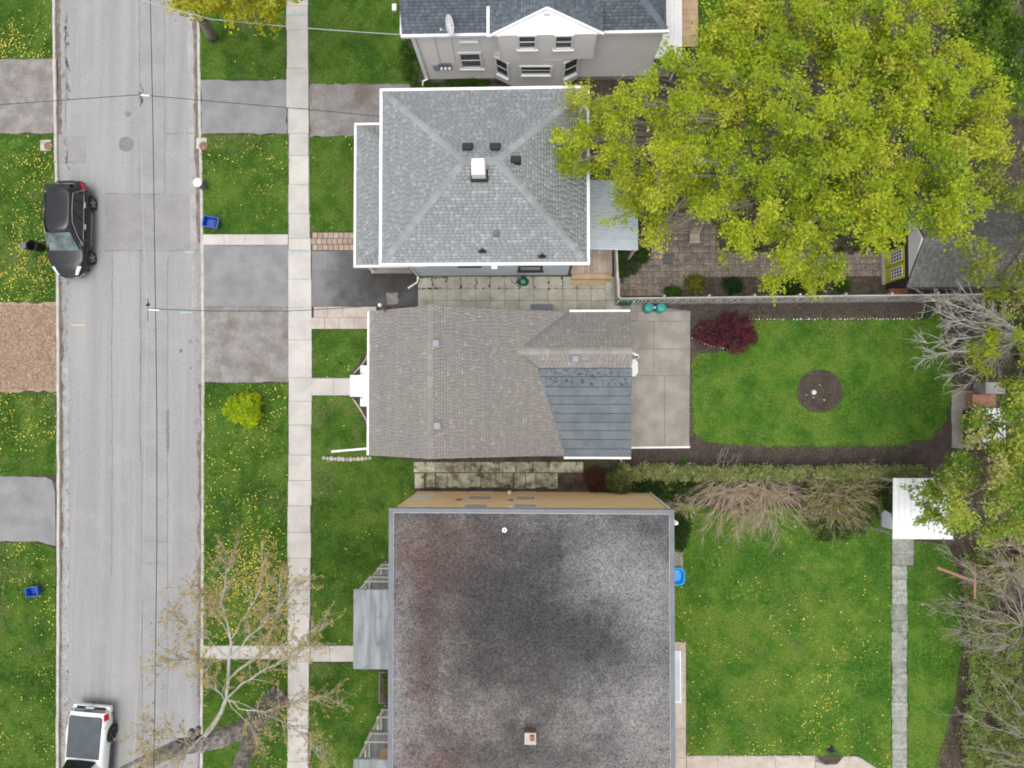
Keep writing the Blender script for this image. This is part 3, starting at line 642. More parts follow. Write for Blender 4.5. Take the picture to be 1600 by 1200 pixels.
mid = (Y0+Y1)/2; run = (Y1-Y0)/2; ZP = ZE+run*.52; xr0, xr1 = X0+run, X1-run
ra, rb = Vector((xr0, mid, ZP)), Vector((xr1, mid, ZP)); cSW, cSE, cNE, cNW = Vector((X0, Y0, ZE)), Vector((X1, Y0, ZE)), Vector((X1, Y1, ZE)), Vector((X0, Y1, ZE))
m = MB()
for pl in ([cSW, cSE, rb, ra], [cNE, cNW, ra, rb], [cNW, cSW, ra], [cSE, cNE, rb]): deck(m, pl)
rf = m.build('roof', mFelt, hb)
for pl in ([cSW, cSE, rb, ra], [cNE, cNW, ra, rb], [cNW, cSW, ra], [cSE, cNE, rb]): shingles('shingles', pl, mShB, rf, .14, .24, .17, .07)
m = MB(); k = math.sqrt(.5)
for a, b in ((cSW, ra), (cNW, ra), (cSE, rb), (cNE, rb)):
    d = (b-a); h = Vector((d.x, d.y, 0)).normalized(); t1 = Vector((h.y, -h.x, -.37)); t2 = Vector((-h.y, h.x, -.37)); caps(m, a, b, .14, t1, t2, .27, .88)
caps(m, ra, rb, .17, Vector((0, 1, -.5)), Vector((0, -1, -.5)), .27, .88)
m.build('ridge_caps', mShB, rf, attr=True, kind='stuff')
def gutter_ring(parent, x0, x1, y0, y1, z, w=.13, h=.14, name='gutter', mat=None, sides='SNWE'):
    m = MB()
    for sd in sides:
        if sd == 'S': m.box(x0-w, x1+w, y0-w, y0-.003, z-h, z+.015)
        if sd == 'N': m.box(x0-w, x1+w, y1+.003, y1+w, z-h, z+.015)
        if sd == 'W': m.box(x0-w, x0-.003, y0-.002, y1+.002, z-h, z+.012)
        if sd == 'E': m.box(x1+.003, x1+w, y0-.002, y1+.002, z-h, z+.012)
    return m.build(name, mat or mWhite, parent)
gutter_ring(hb, X0, X1, Y0, Y1, ZE)
MB().box(X0, X1, Y0, Y1, ZE-.14, ZE-.12).build('soffit', mWhite, hb)
def roof_z(x, y): return ZE+.52*min(y-Y0, Y1-y, x-X0, X1-x)
def on_roof(u, v, zf, z=6.5):
    for _ in range(6): p = P(u, v, z); z = zf(p.x, p.y)
    return P(u, v, z)
def vent(parent, p, w, d, h, mat, name='roof_vent', cap=True):
    m = MB(); m.box(p.x-w/2-.05, p.x+w/2+.05, p.y-d/2-.05, p.y+d/2+.05, p.z-.05, p.z+.05); m.box(p.x-w/2, p.x+w/2, p.y-d/2, p.y+d/2, p.z, p.z+h*.7)
    m.hexa([Vector((p.x+a*w*.58, p.y+b*d*.58, p.z+h*.7)) for a, b in ((-1,-1),(1,-1),(1,1),(-1,1))], [Vector((p.x+a*w*.5, p.y+b*d*.5, p.z+h)) for a, b in ((-1,-1),(1,-1),(1,1),(-1,1))])
    return m.build(name, mat, parent)
for u, v in ((731, 231), (774, 231), (806, 251)): vent(rf, on_roof(u, v, roof_z), .34, .26, .22, mBlackP)
vent(rf, on_roof(775, 365, roof_z), .16, .2, .16, mGreyP)
for u, v in ((754, 392), (847, 400)):
    p = on_roof(u, v, roof_z); m = MB(); m.box(p.x-.17, p.x+.17, p.y-.1, p.y+.1, p.z-.03, p.z+.035); m.lathe((p.x, p.y, p.z-.05), [(.1, 0), (.085, .12), (.05, .2), (.05, .34), (.035, .34), (.035, .2)], 12); m.build('pipe_vent', mBlackP, rf)
p = on_roof(749, 272, roof_z)
ch = MB().box(p.x-.28, p.x+.28, p.y-.22, p.y+.34, p.z-.5, p.z+.62).build('chimney', mSideA, rf)
MB().box(p.x-.36, p.x+.36, p.y-.3, p.y+.42, p.z-.45, p.z+.10).build('flashing', mBlackP, ch)
MB().box(p.x-.25, p.x+.25, p.y-.1, p.y+.4, p.z+.62, p.z+.74).build('chimney_cap', mWhite, ch)
MB().lathe((p.x, p.y+.16, p.z+.74), [(.16, 0), (.16, .06), (.13, .09), (.09, .09)], 14).build('flue', mWhiteM, ch)
# windows of the south wall
def wpx(parent, u0, v0, u1, v1, Y, dr, **kw):
    a, b = PY(u0, v1, Y+dr*.06), PY(u1, v0, Y+dr*.06)
    return window(parent, a.x, b.x, min(a.z, b.z), max(a.z, b.z), Y, dr, **kw)
a, b = PY(810, 423, wy0-.06), PY(848, 413, wy0-.06)
window(hb, a.x, b.x, a.z, a.z+1.15, wy0, -1, mf=mTrimD, mg=mGlassL, rows=1, fw=.1)
a, b = PY(717, 415, wy0-.06), PY(750, 413, wy0-.06); window(hb, a.x, b.x, a.z, a.z+1.1, wy0, -1, mf=mTrimD, rows=1, fw=.1)
for x_ in np.linspace(wx0+1, wx1-1, 3): window(hb, x_-.45, x_+.45, 3.9, 5.2, wy1, 1, mf=mTrimD)
m = MB(); e0 = Vector((wx0+.12, Y0-.06, ZE-.1))
m.tube([e0, e0+Vector((.02, .1, -.2)), Vector((wx0+.1, wy0-.08, ZE-.6)), Vector((wx0+.1, wy0-.08, .45)), P(652, 441, .35), P(638, 450, .12)], .05, 8); m.build('downspout', mWhite, hb)
MB().box(PY(777, 414, wy0-.2).x-.12, PY(777, 414, wy0-.2).x+.12, Y0-.27, Y0-.13, ZE-.2, ZE-.02).build('gutter_outlet', mWhite, hb)
# front porch roof (west)
ZQ = 3.0
q0, q1 = P(557.5, 196, ZQ), P(561, 414, ZQ); px0, py0, py1 = q0.x, q1.y, q0.y; px1 = wx0
rp = (px1-px0); zt = ZQ+rp*.45
A, B_, C_, D_ = Vector((px0, py0, ZQ)), Vector((px0, py1, ZQ)), Vector((px1, py1-rp*.75, zt)), Vector((px1, py0+rp*.75, zt))
A2, B2 = Vector((px1+.4, py0, ZQ)), Vector((px1+.4, py1, ZQ))
A3, B3 = Vector((px1, py0, ZQ)), Vector((px1, py1, ZQ))
m = MB()
for pl in ([B_, A, D_, C_], [A, A3, D_], [B3, B_, C_]): deck(m, pl)
pr = m.build('porch_roof', mFelt, hb)
for pl in ([B_, A, D_, C_], [A, A3, D_], [B3, B_, C_]): shingles('shingles', pl, mShB, pr, .14, .24, .14, .08)
m = MB(); m.box(px0-.12, px0-.003, py0-.12, py1+.12, ZQ-.14, ZQ+.02); m.box(px0, px1+.9, py0-.12, py0-.003, ZQ-.14, ZQ+.02); m.box(px0, px1, py1+.003, py1+.12, ZQ-.14, ZQ+.02); m.build('porch_gutter', mWhite, hb)
for y_ in (py0+.25, (py0+py1)/2, py1-.25): MB().box(px0+.15, px0+.29, y_-.07, y_+.07, .3, ZQ-.1).build('porch_post', mWhite, hb)
MB().box(px0+.1, px1, py0+.1, py1-.1, 0, .3).build('porch_floor', mConcD, hb)
# rear lean-to with ribbed metal roof
ZL = 2.75
l0, l1 = P(919, 283, ZL), P(997, 391, ZL)
lt = thing('lean_to', 'open lean-to with a pale blue ribbed metal roof behind the hip roof house', 'lean-to', ((l0.x+l1.x)/2, (l0.y+l1.y)/2, 0))
nP = 6; ly0, ly1, lx0, lx1 = l1.y, l0.y, wx1+.02, l1.x
for i in range(nP):
    a = ly0+(ly1-ly0)*i/nP; b = ly0+(ly1-ly0)*(i+1)/nP-.006; m = MB()
    zl = lambda x: ZL+.35*(1-(x-lx0)/(lx1-lx0))
    m.hexa([(lx0, a, zl(lx0)-.03), (lx1, a, zl(lx1)-.03), (lx1, b, zl(lx1)-.03), (lx0, b, zl(lx0)-.03)], [(lx0, a, zl(lx0)), (lx1, a, zl(lx1)), (lx1, b, zl(lx1)), (lx0, b, zl(lx0))])
    for k in range(4):
        y_ = a+(b-a)*(k+.5)/4; m.hexa([(lx0, y_-.03, zl(lx0)-.01), (lx1, y_-.03, zl(lx1)-.01), (lx1, y_+.03, zl(lx1)-.01), (lx0, y_+.03, zl(lx0)-.01)], [(lx0, y_-.012, zl(lx0)+.06), (lx1, y_-.012, zl(lx1)+.06), (lx1, y_+.012, zl(lx1)+.06), (lx0, y_+.012, zl(lx0)+.06)])
    m.build('roof_panel', mLean, lt)
for y_ in (ly0+.1, (ly0+ly1)/2, ly1-.1): MB().box(lx1-.2, lx1-.08, y_-.06, y_+.06, 0, ZL-.03).build('post', mWood, lt)
MB().box(lx1-.2, lx1-.08, ly0, ly1, ZL-.2, ZL-.035).build('beam', mWood, lt)
# wooden landing
dk = thing('wooden_landing', 'small raised landing of grey pink deck boards beside the lean-to', 'deck', P(925, 412, 0))
d0, d1 = P(892, 391, .55), P(957, 426, .55); n = 15
for i in range(n):
    a = d0.x+(d1.x-d0.x)*i/n; b = d0.x+(d1.x-d0.x)*(i+1)/n-.012; MB().box(a, b, d1.y, d0.y, .52, .55+random.uniform(-.003, .003)).build('board', mWood, dk)
MB().box(d0.x, d1.x, d1.y-.03, d1.y-.004, .1, .52).build('skirt', mWood, dk)
for k, z_ in enumerate((.36, .18)): MB().box(d0.x+.05, d1.x-.03, d1.y-.03-.27*(k+1), d1.y-.035-.27*k, z_-.04, z_).build('step', mWoodY, dk)
for x_ in (d0.x+.1, d1.x-.1): MB().box(x_-.05, x_+.05, d1.y+.1, d0.y-.1, 0, .515).build('support', mWood, dk)

# ---------------------------------------------------------------- bungalow with brown grey roof
hc = thing('bungalow', 'bungalow with a wide brown grey shingled roof and blue grey rolled rear roofing', 'house', P(770, 600, 0))
zR, zW = 5.2, 3.1
cw0 = P(577.5, 478, zW); cw1 = P(577.5, 714, zW); XW = cw0.x; YN, YS = P(700, 478, 4.9).y, P(700, 716.5, 4.9).y
XR = P(671, 600, zR).x; mE = .40; XE = P(872, 484, 2.6).x+.9
def zm(x): return zR-mE*(x-XR) if x > XR else zR-(zR-zW)*(XR-x)/(XR-XW)
mn = [Vector((XW, YN, zW)), Vector((XW, YS, zW)), Vector((XR, YS, zR)), Vector((XR, YN, zR))]
me_ = [Vector((XE, YS, zm(XE))), Vector((XE, YN, zm(XE))), Vector((XR, YN, zR)), Vector((XR, YS, zR))]
# rear cross gable
XB = P(985, 600, 2.75).x; zr2 = 3.63; yr2 = P(900, 549, zr2).y; yN2 = P(900, 487.5, 2.68).y; yJ = P(900, 575, 3.22).y; zJ = zr2-.5*(yr2-yJ); yS2 = P(900, 713.5, 2.7).y; zS2 = 2.7; zN2 = zr2-.5*(yN2-yr2)
XA = P(800, 550, zr2).x-.4
n2 = [Vector((XB, yN2, zN2)), Vector((XA, yN2, zN2)), Vector((XA, yr2, zr2)), Vector((XB, yr2, zr2))]
s2 = [Vector((XA, yJ, zJ)), Vector((XB, yJ, zJ)), Vector((XB, yr2, zr2)), Vector((XA, yr2, zr2))]
rl = [Vector((XA+.6, yS2, zS2)), Vector((XB, yS2, zS2)), Vector((XB, yJ, zJ)), Vector((XA+.6, yJ, zJ))]
m = MB()
for pl in (mn, me_): deck(m, pl)
rc = m.build('roof', mFelt, hc)
m = MB()
for pl in (n2, s2, rl): deck(m, pl, .1)
rc2 = m.build('rear_roof', mFelt, hc)
for pl in (mn, me_): shingles('shingles', pl, mShC, rc, .135, .17, .05, .09)
for pl in (n2, s2): shingles('shingles', pl, mShC, rc2, .135, .2, .05, .09)
m = MB(); caps(m, (XR, YS, zR), (XR, YN, zR), .12, Vector((1, 0, -.4)), Vector((-1, 0, -.65)), .24, .82)
m.build('ridge_caps', mShC, rc, attr=True, kind='stuff')
m = MB(); caps(m, (XB, yr2, zr2), (XA, yr2, zr2), .14, Vector((0, 1, -.5)), Vector((0, -1, -.5)), .24, .9); m.build('ridge_caps', mShC, rc2, attr=True, kind='stuff')
vy = [575, 588, 604, 618, 631, 645, 659, 672, 686, 701, 713.5]
for i in range(10):
    f0, f1 = (vy[i]-575)/138.5, (vy[i+1]-575)/138.5; y0_, y1_ = yJ+(yS2-yJ)*f0, yJ+(yS2-yJ)*f1; z0_, z1_ = zJ+(zS2-zJ)*f0, zJ+(zS2-zJ)*f1
    MB().hexa([(XA+.5, y1_, z1_), (XB+.02, y1_, z1_), (XB+.02, y0_-.024, z0_), (XA+.5, y0_-.024, z0_)], [(XA+.5, y1_+.004, z1_+.036), (XB+.02, y1_+.004, z1_+.036), (XB+.02, y0_-.024, z0_+.014), (XA+.5, y0_-.024, z0_+.014)]).build('roofing_strip', mRollD if i < 2 else mRoll, rc2)
m = MB()       # valley flashing
for yy, sgn in ((yN2, 1),):
    xv = lambda y: XR+(zR-(zr2-.5*abs(y-yr2)))/mE
    pa, pb = Vector((xv(yr2+.3), yr2+.3, zm(xv(yr2+.3))+.045)), Vector((xv(yN2), yN2, zm(xv(yN2))+.045)); m.bar(pa, pb, .07, .02)
m.build('valley_flashing', mFlash, rc2)
xv = lambda y: XR+(zR-(zr2-.5*abs(y-yr2)))/mE
MB().bar(Vector((xv(yr2-.2), yr2-.2, zm(xv(yr2-.2))+.045)), Vector((xv(yJ), yJ, zJ+.045)), .06, .02).build('valley_flashing', mFlash, rc2)
wc = MB(); wc.box(XW+.35, XE-.3, YS+.12, YN-.12, 0, 2.55); wc.box(XE-.3, XB-.12, yS2+.15, yN2-.15, 0, 2.5); wc.build('wall', mSideA, hc)
gz = MB()      # gable ends
for y_ in (YN-.12, YS+.12): gz.add([(XW+.35, y_, 2.55), (XE-.3, y_, 2.45), (XR, y_, zR-.15), (XW+.35, y_-.06*(1 if y_ > 0 else -1), 2.55), (XE-.3, y_-.06*(1 if y_ > 0 else -1), 2.45), (XR, y_-.06*(1 if y_ > 0 else -1), zR-.15)], [(0,1,2), (5,4,3)])
gz.add([(XB-.15, yS2+.15, 2.5), (XB-.15, yN2-.15, 2.5), (XB-.15, yr2, zr2-.1), (XB-.15, yJ, zJ-.1)], [(0,1,2,3)]); gz.build('gable', mSideA, hc)
m = MB(); m.box(XW-.1, XW-.003, YS, YN, zW-.13, zW+.015); m.build('front_gutter', mWhite, hc)
m = MB(); m.box(P(889, 0, 2.6).x, XB+.02, yN2+.003, yN2+.11, zN2-.1, zN2+.02); m.build('rear_gutter', mWhite, hc)
m = MB(); m.box(P(880, 0, 2.6).x, XB+.02, yS2-.11, yS2-.003, zS2-.1, zS2+.02); m.build('rear_gutter', mWhite, hc)
MB().tube([(XB-.25, yS2-.08, zS2-.1), (XB-.25, yS2-.1, 1.2), (XB-.25, yS2-.1, .25), P(973, 728, .1)], .04, 8).build('rear_downspout', mWhiteM, hc)
for u, v in ((682, 537), (684, 665)): vent(rc, on_roof(u, v, lambda x, y: zm(x), 5), .28, .28, .24, mVent)
vent(rc2, on_roof(899, 561, lambda x, y: zr2-.5*abs(y-yr2), 3.5), .28, .28, .24, mVent)
# service mast on the north edge
m = MB(); p = P(603, 488, 4.1); q = P(594, 477, 5.0); m.tube([p, q], .035, 8); m.build('service_mast', mRust, hc)
MB().lathe(P(594, 477, 4.95), [(.07, 0), (.09, .1), (.05, .2)], 10).build('mast_cap', mWhite, hc)
MB().box(P(829, 0, .3).x, P(863, 0, .3).x, P(0, 484, .3).y-.3, P(0, 479.5, .3).y, 0, .45).build('side_step', mFlash, hc)
# front steps
pf = thing('front_stoop', 'white painted front stoop and step with slim dark handrails before the bungalow', 'steps', P(565, 602, 0))
a, b = P(563, 571, .75), P(585, 635, .75); MB().box(a.x, XW+.36, b.y, a.y, 0, .75).build('landing', mWhite, pf)
a2, b2 = P(547, 586, .5), P(563, 620, .5); MB().box(a2.x, a.x-.004, b2.y, a2.y, 0, .5).build('step', mWhite, pf)
for yy in (a2.y+.06, b2.y-.06):
    m = MB(); m.tube([(a2.x+.1, yy, .03), (a2.x+.1, yy, 1.0), (a.x+.12, yy, 1.35), (a.x+.12, yy, .7)], .018, 6); m.tube([(a2.x+.1, yy, .6), (a.x+.12, yy, .95)], .014, 6); m.build('handrail', mDark, pf)
for k, (ua, va, ub, vb) in enumerate(((577, 541, 550, 586), (551, 622, 577, 705))):
    t = thing('bed_edging', ('curved brick edging along the bed north of the white stoop', 'curved brick edging along the bed south of the white stoop')[k], 'edging', P(ua, va, 0))
    n = 22; A0, B0 = P(ua, va, .04), P(ub, vb, .04); pts = []
    for i in range(n+1):
        f = i/n; bx = A0.lerp(B0, f); bx.x += (.24 if k == 0 else .36)*math.sin(math.pi*f); pts.append(bx)
    for i in range(n): MB().bar(pts[i], pts[i].lerp(pts[i+1], .93), .075, .13).build('brick', mPaverL if i % 3 else mPaver, t)
t = thing('downspout_extension', 'long white downspout pipe lying on the lawn before the bungalow', 'pipe', P(547, 703, 0))
MB().bar(P(518, 705.5, .08), P(583, 700, .16), .11, .09).build('pipe', mWhite, t); MB().bar(P(519, 705.4, .08), P(521, 705.2, .08), .13, .11).build('pipe_lip', mWhiteM, t)
t = thing('stone_row', 'low row of slanted pale edging stones beside the bungalow corner', 'edging', P(540, 717, 0))
for i in range(13):
    f = i/12; u = 506+f*72; p = P(u, 715.5+2.2*math.sin(f*3), .05); r = .10+.05*random.random()
    m = MB(); m.lathe(p-Vector((0, 0, .06)), [(r*.8, 0), (r, .05), (r*.8, .11), (r*.35, .13)], 7); o = m.build('stone', mRock, t); 
# things by the rear wall
t = thing('patio_awning', 'white rounded bench seat against the rear wall of the bungalow', 'awning', P(991, 574, 0))  # piece looks like an open awning; its low legged shape is made up
m = MB(); pts = [(984.5, 562), (993, 561), (996.5, 566), (997, 582), (993, 588), (984.5, 588.5)]
tp = [P(u, v, .5) for u, v in pts][::-1]; m.add(tp+[p-Vector((0, 0, .05)) for p in tp], [tuple(range(6)), tuple(range(11, 5, -1))]+[(i, 6+i, 6+(i+1) % 6, (i+1) % 6) for i in range(6)]); m.build('slab', mWhite, t)
for v in (565, 585): MB().bar(P(987, v, 0), P(987, v, .45), .06, .3).build('leg', mWhiteM, t)
t = thing('dish_bracket', 'small white bracket arm with a dark knob on the bungalow rear gable', 'bracket', P(988, 552, 2.0))  # bracket of a satellite dish, carries no lamp
MB().bar(P(985, 550, 2.3), P(997, 556, 2.0), .1, .05).build('arm', mWhite, t); MB().bar(P(997, 556, 2.0), P(995, 560, 1.9), .12, .06).build('plate', mWhite, t); MB().lathe(P(995, 558, 1.98), [(.06, 0), (.06, .08), (.03, .1)], 10).build('knob', mDark, t)
t = thing('towel_rail', 'red and white cloths on a white rail behind the bungalow', 'rail', P(986, 615, 0))
MB().bar(P(985.5, 589, 1.4), P(985.5, 606, 1.4), .07, .05).build('rail', mWhite, t)
for i, v in enumerate((609, 614, 619, 624, 629)): MB().bar(P(985.7, v, 1.35), P(985.7, v+4, 1.35), .09, .3).build('cloth', mRed if i != 2 else mWhite, t)
for v in (590, 632): MB().bar(P(985.5, v, 0), P(985.5, v, 1.4), .04, .04).build('post', mWhite, t)

# ---------------------------------------------------------------- flat roofed apartment building
ZD = 6.7
dN = P(648, 768, 0); dE = P(1010, 769, 0)
dx0, dx1, dy1 = P(607.5, 800, ZD).x+.12, P(1053.5, 800, ZD).x-.12, dN.y; dy0 = P(800, 1380, ZD).y
hd = thing('apartment_building', 'flat roofed apartment block with tan siding and a stained gravel roof', 'building', ((dx0+dx1)/2, (dy0+dy1)/2, 0))
MB().box(dx0, dx1, dy0, dy1, 0, ZD-.25).build('wall', mSideD, hd)
siding('siding', dx0, dx1, dy1, .2, ZD-.25, 1, mSideD, hd, .2)
ro = MB().box(dx0, dx1, dy0, dy1, ZD-.24, ZD-.08).build('roof', mGravel, hd)
yo = dy1+.14; m = MB(); w = .18
m.box(dx0-.12, dx1+.12, yo-w, yo, ZD-.28, ZD); m.box(dx0-.12, dx0-.12+w, dy0-.1, yo-w-.003, ZD-.28, ZD); m.box(dx1+.12-w, dx1+.12, dy0-.1, yo-w-.003, ZD-.28, ZD); m.build('parapet', mFlash, hd)
m = MB(); m.box(dx0+w-.12, dx1+.12-w, yo-w-.025, yo-w-.003, ZD-.1, ZD-.05); m.box(dx0+w-.117, dx0+w-.095, dy0, yo-w-.028, ZD-.1, ZD-.05); m.box(dx1+.095-w, dx1+.117-w, dy0, yo-w-.028, ZD-.1, ZD-.05); m.build('parapet_flashing', mGalv, hd)
for u0, v0, u1, v1, mg in ((650, 772, 673, 781, mWhite), (636, 790.5, 661, 795, mWhite), (738, 765.5, 770, 769, mGlassL), (733, 774.5, 767, 780.5, mGlassL), (726, 787, 762, 793, mGlassL), (805, 765.5, 837, 769, mGlassL), (806, 775, 838, 781, mGlassL), (803, 787, 839, 793, mGlassL)):
    a, b = PY(u0, v0, dy1+.05), PY(u1, v1, dy1+.05); z0_, z1_ = min(a.z, b.z), max(a.z, b.z); window(hd, a.x, b.x, max(z0_, .08), z1_, dy1, 1, mf=mWhiteM, mg=mg, rows=1, fw=.06, sill=False, dep=.04)
for u, v in ((796, 769), (798, 793)): p = PY(u, v, dy1+.1); MB().box(p.x-.09, p.x+.09, dy1+.01, dy1+.16, p.z-.2, p.z+.2).build('wall_light', mWhite, hd)
for u, v in ((717, 781), (798, 782)): p = PY(u, v, dy1+.05); MB().box(p.x-.12, p.x+.12, dy1+.01, dy1+.09, p.z-.12, p.z+.12).build('wall_vent', mGreyP, hd)
p = P(788.5, 827, ZD-.05); MB().lathe(p, [(.10, -.03), (.10, .22), (.045, .22), (.045, .02)], 16).build('pipe_vent', mWhiteM, ro)
p = P(829, 1154, ZD+.3); m = MB(); m.box(p.x-.24, p.x+.22, p.y-.22, p.y+.24, ZD-.1, ZD+.3); ch = m.build('roof_chimney', mBrickW, ro); MB().box(p.x-.25, p.x+.23, p.y-.23, p.y+.25, ZD+.3, ZD+.36).build('chimney_cap', mConc, ch); MB().box(p.x-.02, p.x+.16, p.y-.05, p.y+.18, ZD+.362, ZD+.43).build('flue_tile', mBrickW, ch)
m = MB()
for a, b in (((710, 897), (717, 912)), ((645, 1064), (690, 1082)), ((690, 1082), (730, 1105)), ((955, 1130), (960, 1138))): strip(m, wob(P(*a, ZD-.076), P(*b, ZD-.076), 8, .02), .02, .5)
m.build('roof_seam', mFelt, ro)
m = MB(); m.tube([(dx1+.05, dy1-.2, ZD-.3), (dx1+.35, dy1-.55, ZD-.9)], .05, 8); m.lathe((dx1+.36, dy1-.57, ZD-1.0), [(.1, 0), (.1, .12), (.05, .14)], 10); m.build('roof_drain_spout', mWhite, hd)
MB().tube([(dx1+.09, dy1+.05, ZD-.4), (dx1+.09, dy1+.05, .1)], .05, 8).build('downspout', mWhite, hd)
# balcony stacks on the street side
def stack(label, va, vb, furn):
    zc = 6.0; a, b = P(553, va, zc), P(553, vb, zc); xa, ya, yb = a.x, a.y, b.y
    t = thing('balcony_stack', label, 'balcony', ((xa+dx0)/2, (ya+yb)/2, 0))
    MB().box(xa, dx0-.01, yb, ya, zc-.14, zc).build('canopy', mCanopy, t)
    MB().box(xa-.015, dx0-.012, yb-.015, ya+.015, zc-.2, zc-.03).build('canopy_edge', mGalv, t)
    for fz in (.75, 3.3):
        MB().box(xa+.03, dx0-.01, yb+.03, ya-.03, fz-.18, fz).build('floor', mCanopy, t)
        for (x0_, x1_, y0_, y1_) in ((xa+.05, dx0-.02, ya-.09, ya-.05), (xa+.05, xa+.09, yb+.1, ya-.1), (xa+.05, dx0-.02, yb+.05, yb+.09)):
            m = MB(); m.box(x0_, x1_, y0_, y1_, fz+.9, fz+.96); m.box(x0_, x1_, y0_, y1_, fz+.1, fz+.14); L_ = max(x1_-x0_, y1_-y0_); k = int(L_/.13)
            for i in range(k+1):
                f = i/k
                if x1_-x0_ > y1_-y0_: x_ = x0_+.02+(x1_-x0_-.04)*f; m.box(x_-.01, x_+.01, y0_+.005, y1_-.005, fz, fz+.9)
                else: y_ = y0_+.02+(y1_-y0_-.04)*f; m.box(x0_+.005, x1_-.005, y_-.01, y_+.01, fz, fz+.9)
            m.build('railing', mWhiteM, t)
        if furn: MB().lathe((xa+.9, ya-.85, fz), [(.2, 0), (.24, .38), (.27, .42), (.27, .46), (.001, .46)], 16).build('stool', mWoodY, t)
    for y_ in (ya-.12, yb+.12): MB().box(xa+.1, xa+.2, y_-.05, y_+.05, 0, zc-.21).build('post', mWhiteM, t)
    MB().box(xa-.3, dx0-.01, yb+.6, ya-.6, .05, .4).build('entry_step', mConcD, t)
    return t
stack('stacked grey balconies under a bare concrete canopy at the end of the entry walk', 922, 1045, False)
stack('stacked grey balconies holding round wooden stools beside the lower front lawn', 1187, 1310, True)
t = thing('raised_planter', 'narrow dark timber planter of green plants between the two balcony stacks', 'planter', P(610, 1075, 0))
a, b = P(592, 1050, .3), P(625, 1100, .3); MB().box(a.x, b.x, b.y, a.y, 0, .3).build('box', mGreyP, t); MB().box(a.x+.06, b.x-.06, b.y+.06, a.y-.06, .3, .34).build('soil', mSoil, t)
# basement hatch and tub on the garden side
t = thing('basement_hatch', 'grey glazed basement hatch in a pale frame on the rear walk', 'hatch', P(1055, 1058, 0))
a, b = P(1045, 1017, .12), P(1064.5, 1098, .12); MB().box(a.x, b.x, b.y, a.y, .03, .12).build('frame', mWhiteM, t); MB().box(a.x+.06, b.x-.06, b.y+.06, a.y-.06, .12, .135).build('pane', mGalv, t)
t = thing('plastic_pool', 'bright blue plastic paddling tub beside the apartment garden wall', 'tub', P(1060, 898, 0))
m = MB(); ce = P(1056, 899, 0); prof = [(.28, .02), (.42, .22), (.45, .24), (.45, .26), (.40, .25), (.27, .06)]
V = []; n = 24
for r, h in prof:
    for k in range(n):
        a = 2*math.pi*k/n; cx = abs(math.cos(a))**.6*math.copysign(1, math.cos(a)); sx = abs(math.sin(a))**.6*math.copysign(1, math.sin(a)); V.append(ce+Vector((r*cx*.92, r*sx, h)))
m.add(V, [(i*n+k, i*n+(k+1) % n, (i+1)*n+(k+1) % n, (i+1)*n+k) for i in range(len(prof)-1) for k in range(n)]+[tuple(5*n+k for k in range(n))]); m.build('basin', mSkyBlue, t); MB().box(ce.x-.3, ce.x+.3, ce.y-.3, ce.y+.3, .0, .025).build('base', mSkyBlue, t)

# ---------------------------------------------------------------- beige sided house at the north
ha = thing('gabled_house', 'beige sided house with charcoal shingles and a broad white gable', 'house', P(840, 60, 0))
YA = P(800, 126, 0).y; ax0, ax1 = P(667, 122, .2).x, P(1011, 114, .2).x; AYN = YA+11
zA = 5.1; zC = 5.6; zU = 3.3
MB().box(ax0, ax1, YA, AYN, .4, zA-.1).build('wall', mSideA, ha); MB().box(ax0-.01, ax1+.01, YA-.015, AYN, 0, .4).build('foundation', mFound, ha)
bx0, bx1 = P(783, 92, zU).x, P(925, 92, zU).x; YB = P(850, 92, zU).y
siding('siding', ax0, bx0-.02, YA, .42, zA-.1, -1, mSideA, ha); siding('siding', bx1+.02, ax1, YA, .42, zA-.1, -1, mSideA, ha); siding('siding', bx0-.02, bx1+.02, YA, .42, zU-.02, -1, mSideA, ha)
ub = MB().box(bx0, bx1, YB, YA+1, zU, zC-.05).build('upper_bay', mSideA, ha); siding('siding', bx0, bx1, YB, zU+.02, zC-.05, -1, mSideA, ub)
for x_ in (ax0, ax1): MB().box(x_-.06, x_+.06, YA-.045, YA+.06, .4, zA-.12).build('corner_board', mWhite, ha)
for x_ in (bx0, bx1): MB().box(x_-.05, x_+.05, YB-.045, YB+.05, zU-.01, zC-.06).build('corner_board', mWhite, ha)
# roofs
le = P(628, 52.5, zA); YE = P(700, 52.5, zA).y; gx = P(855, 12, 7.2).x; gl, gr = P(765, 54, zC).x, P(943, 54, zC).x; YG = P(855, 54, zC).y
zG = 6.3; sA = .55
for _z in np.arange(5.9, 7.9, .01):
    if P(855, 12, _z).y < YG+.95: zG = float(_z); break
YP = YG+.95; gx = P(855, 12, zG).x
pL = [Vector((le.x, YE, zA)), Vector((gx, YE, zA)), Vector((gx, YE+5.5, zA+sA*5.5)), Vector((le.x, YE+5.5, zA+sA*5.5))]
rx1 = P(1041, 50, zA).x
pRt = [Vector((gx, YE, zA)), Vector((rx1, YE, zA)), Vector((rx1-3.0, YE+3.0, zA+sA*3.0)), Vector((gx, YE+3.0, zA+sA*3.0))]
pRe = [Vector((rx1, YE, zA)), Vector((rx1, YE+8, zA)), Vector((rx1-3.0, YE+8, zA+sA*3)), Vector((rx1-3.0, YE+3, zA+sA*3))]
pGw = [Vector((gl, YG+9, zC)), Vector((gl, YG, zC)), Vector((gx, YP, zG)), Vector((gx, YG+9, zG))]
pGe = [Vector((gr, YG, zC)), Vector((gr, YG+9, zC)), Vector((gx, YG+9, zG)), Vector((gx, YP, zG))]
m = MB()
for pl in (pL, pRt, pRe, pGw, pGe): deck(m, pl, .1)
rA = m.build('roof', mFelt, ha)
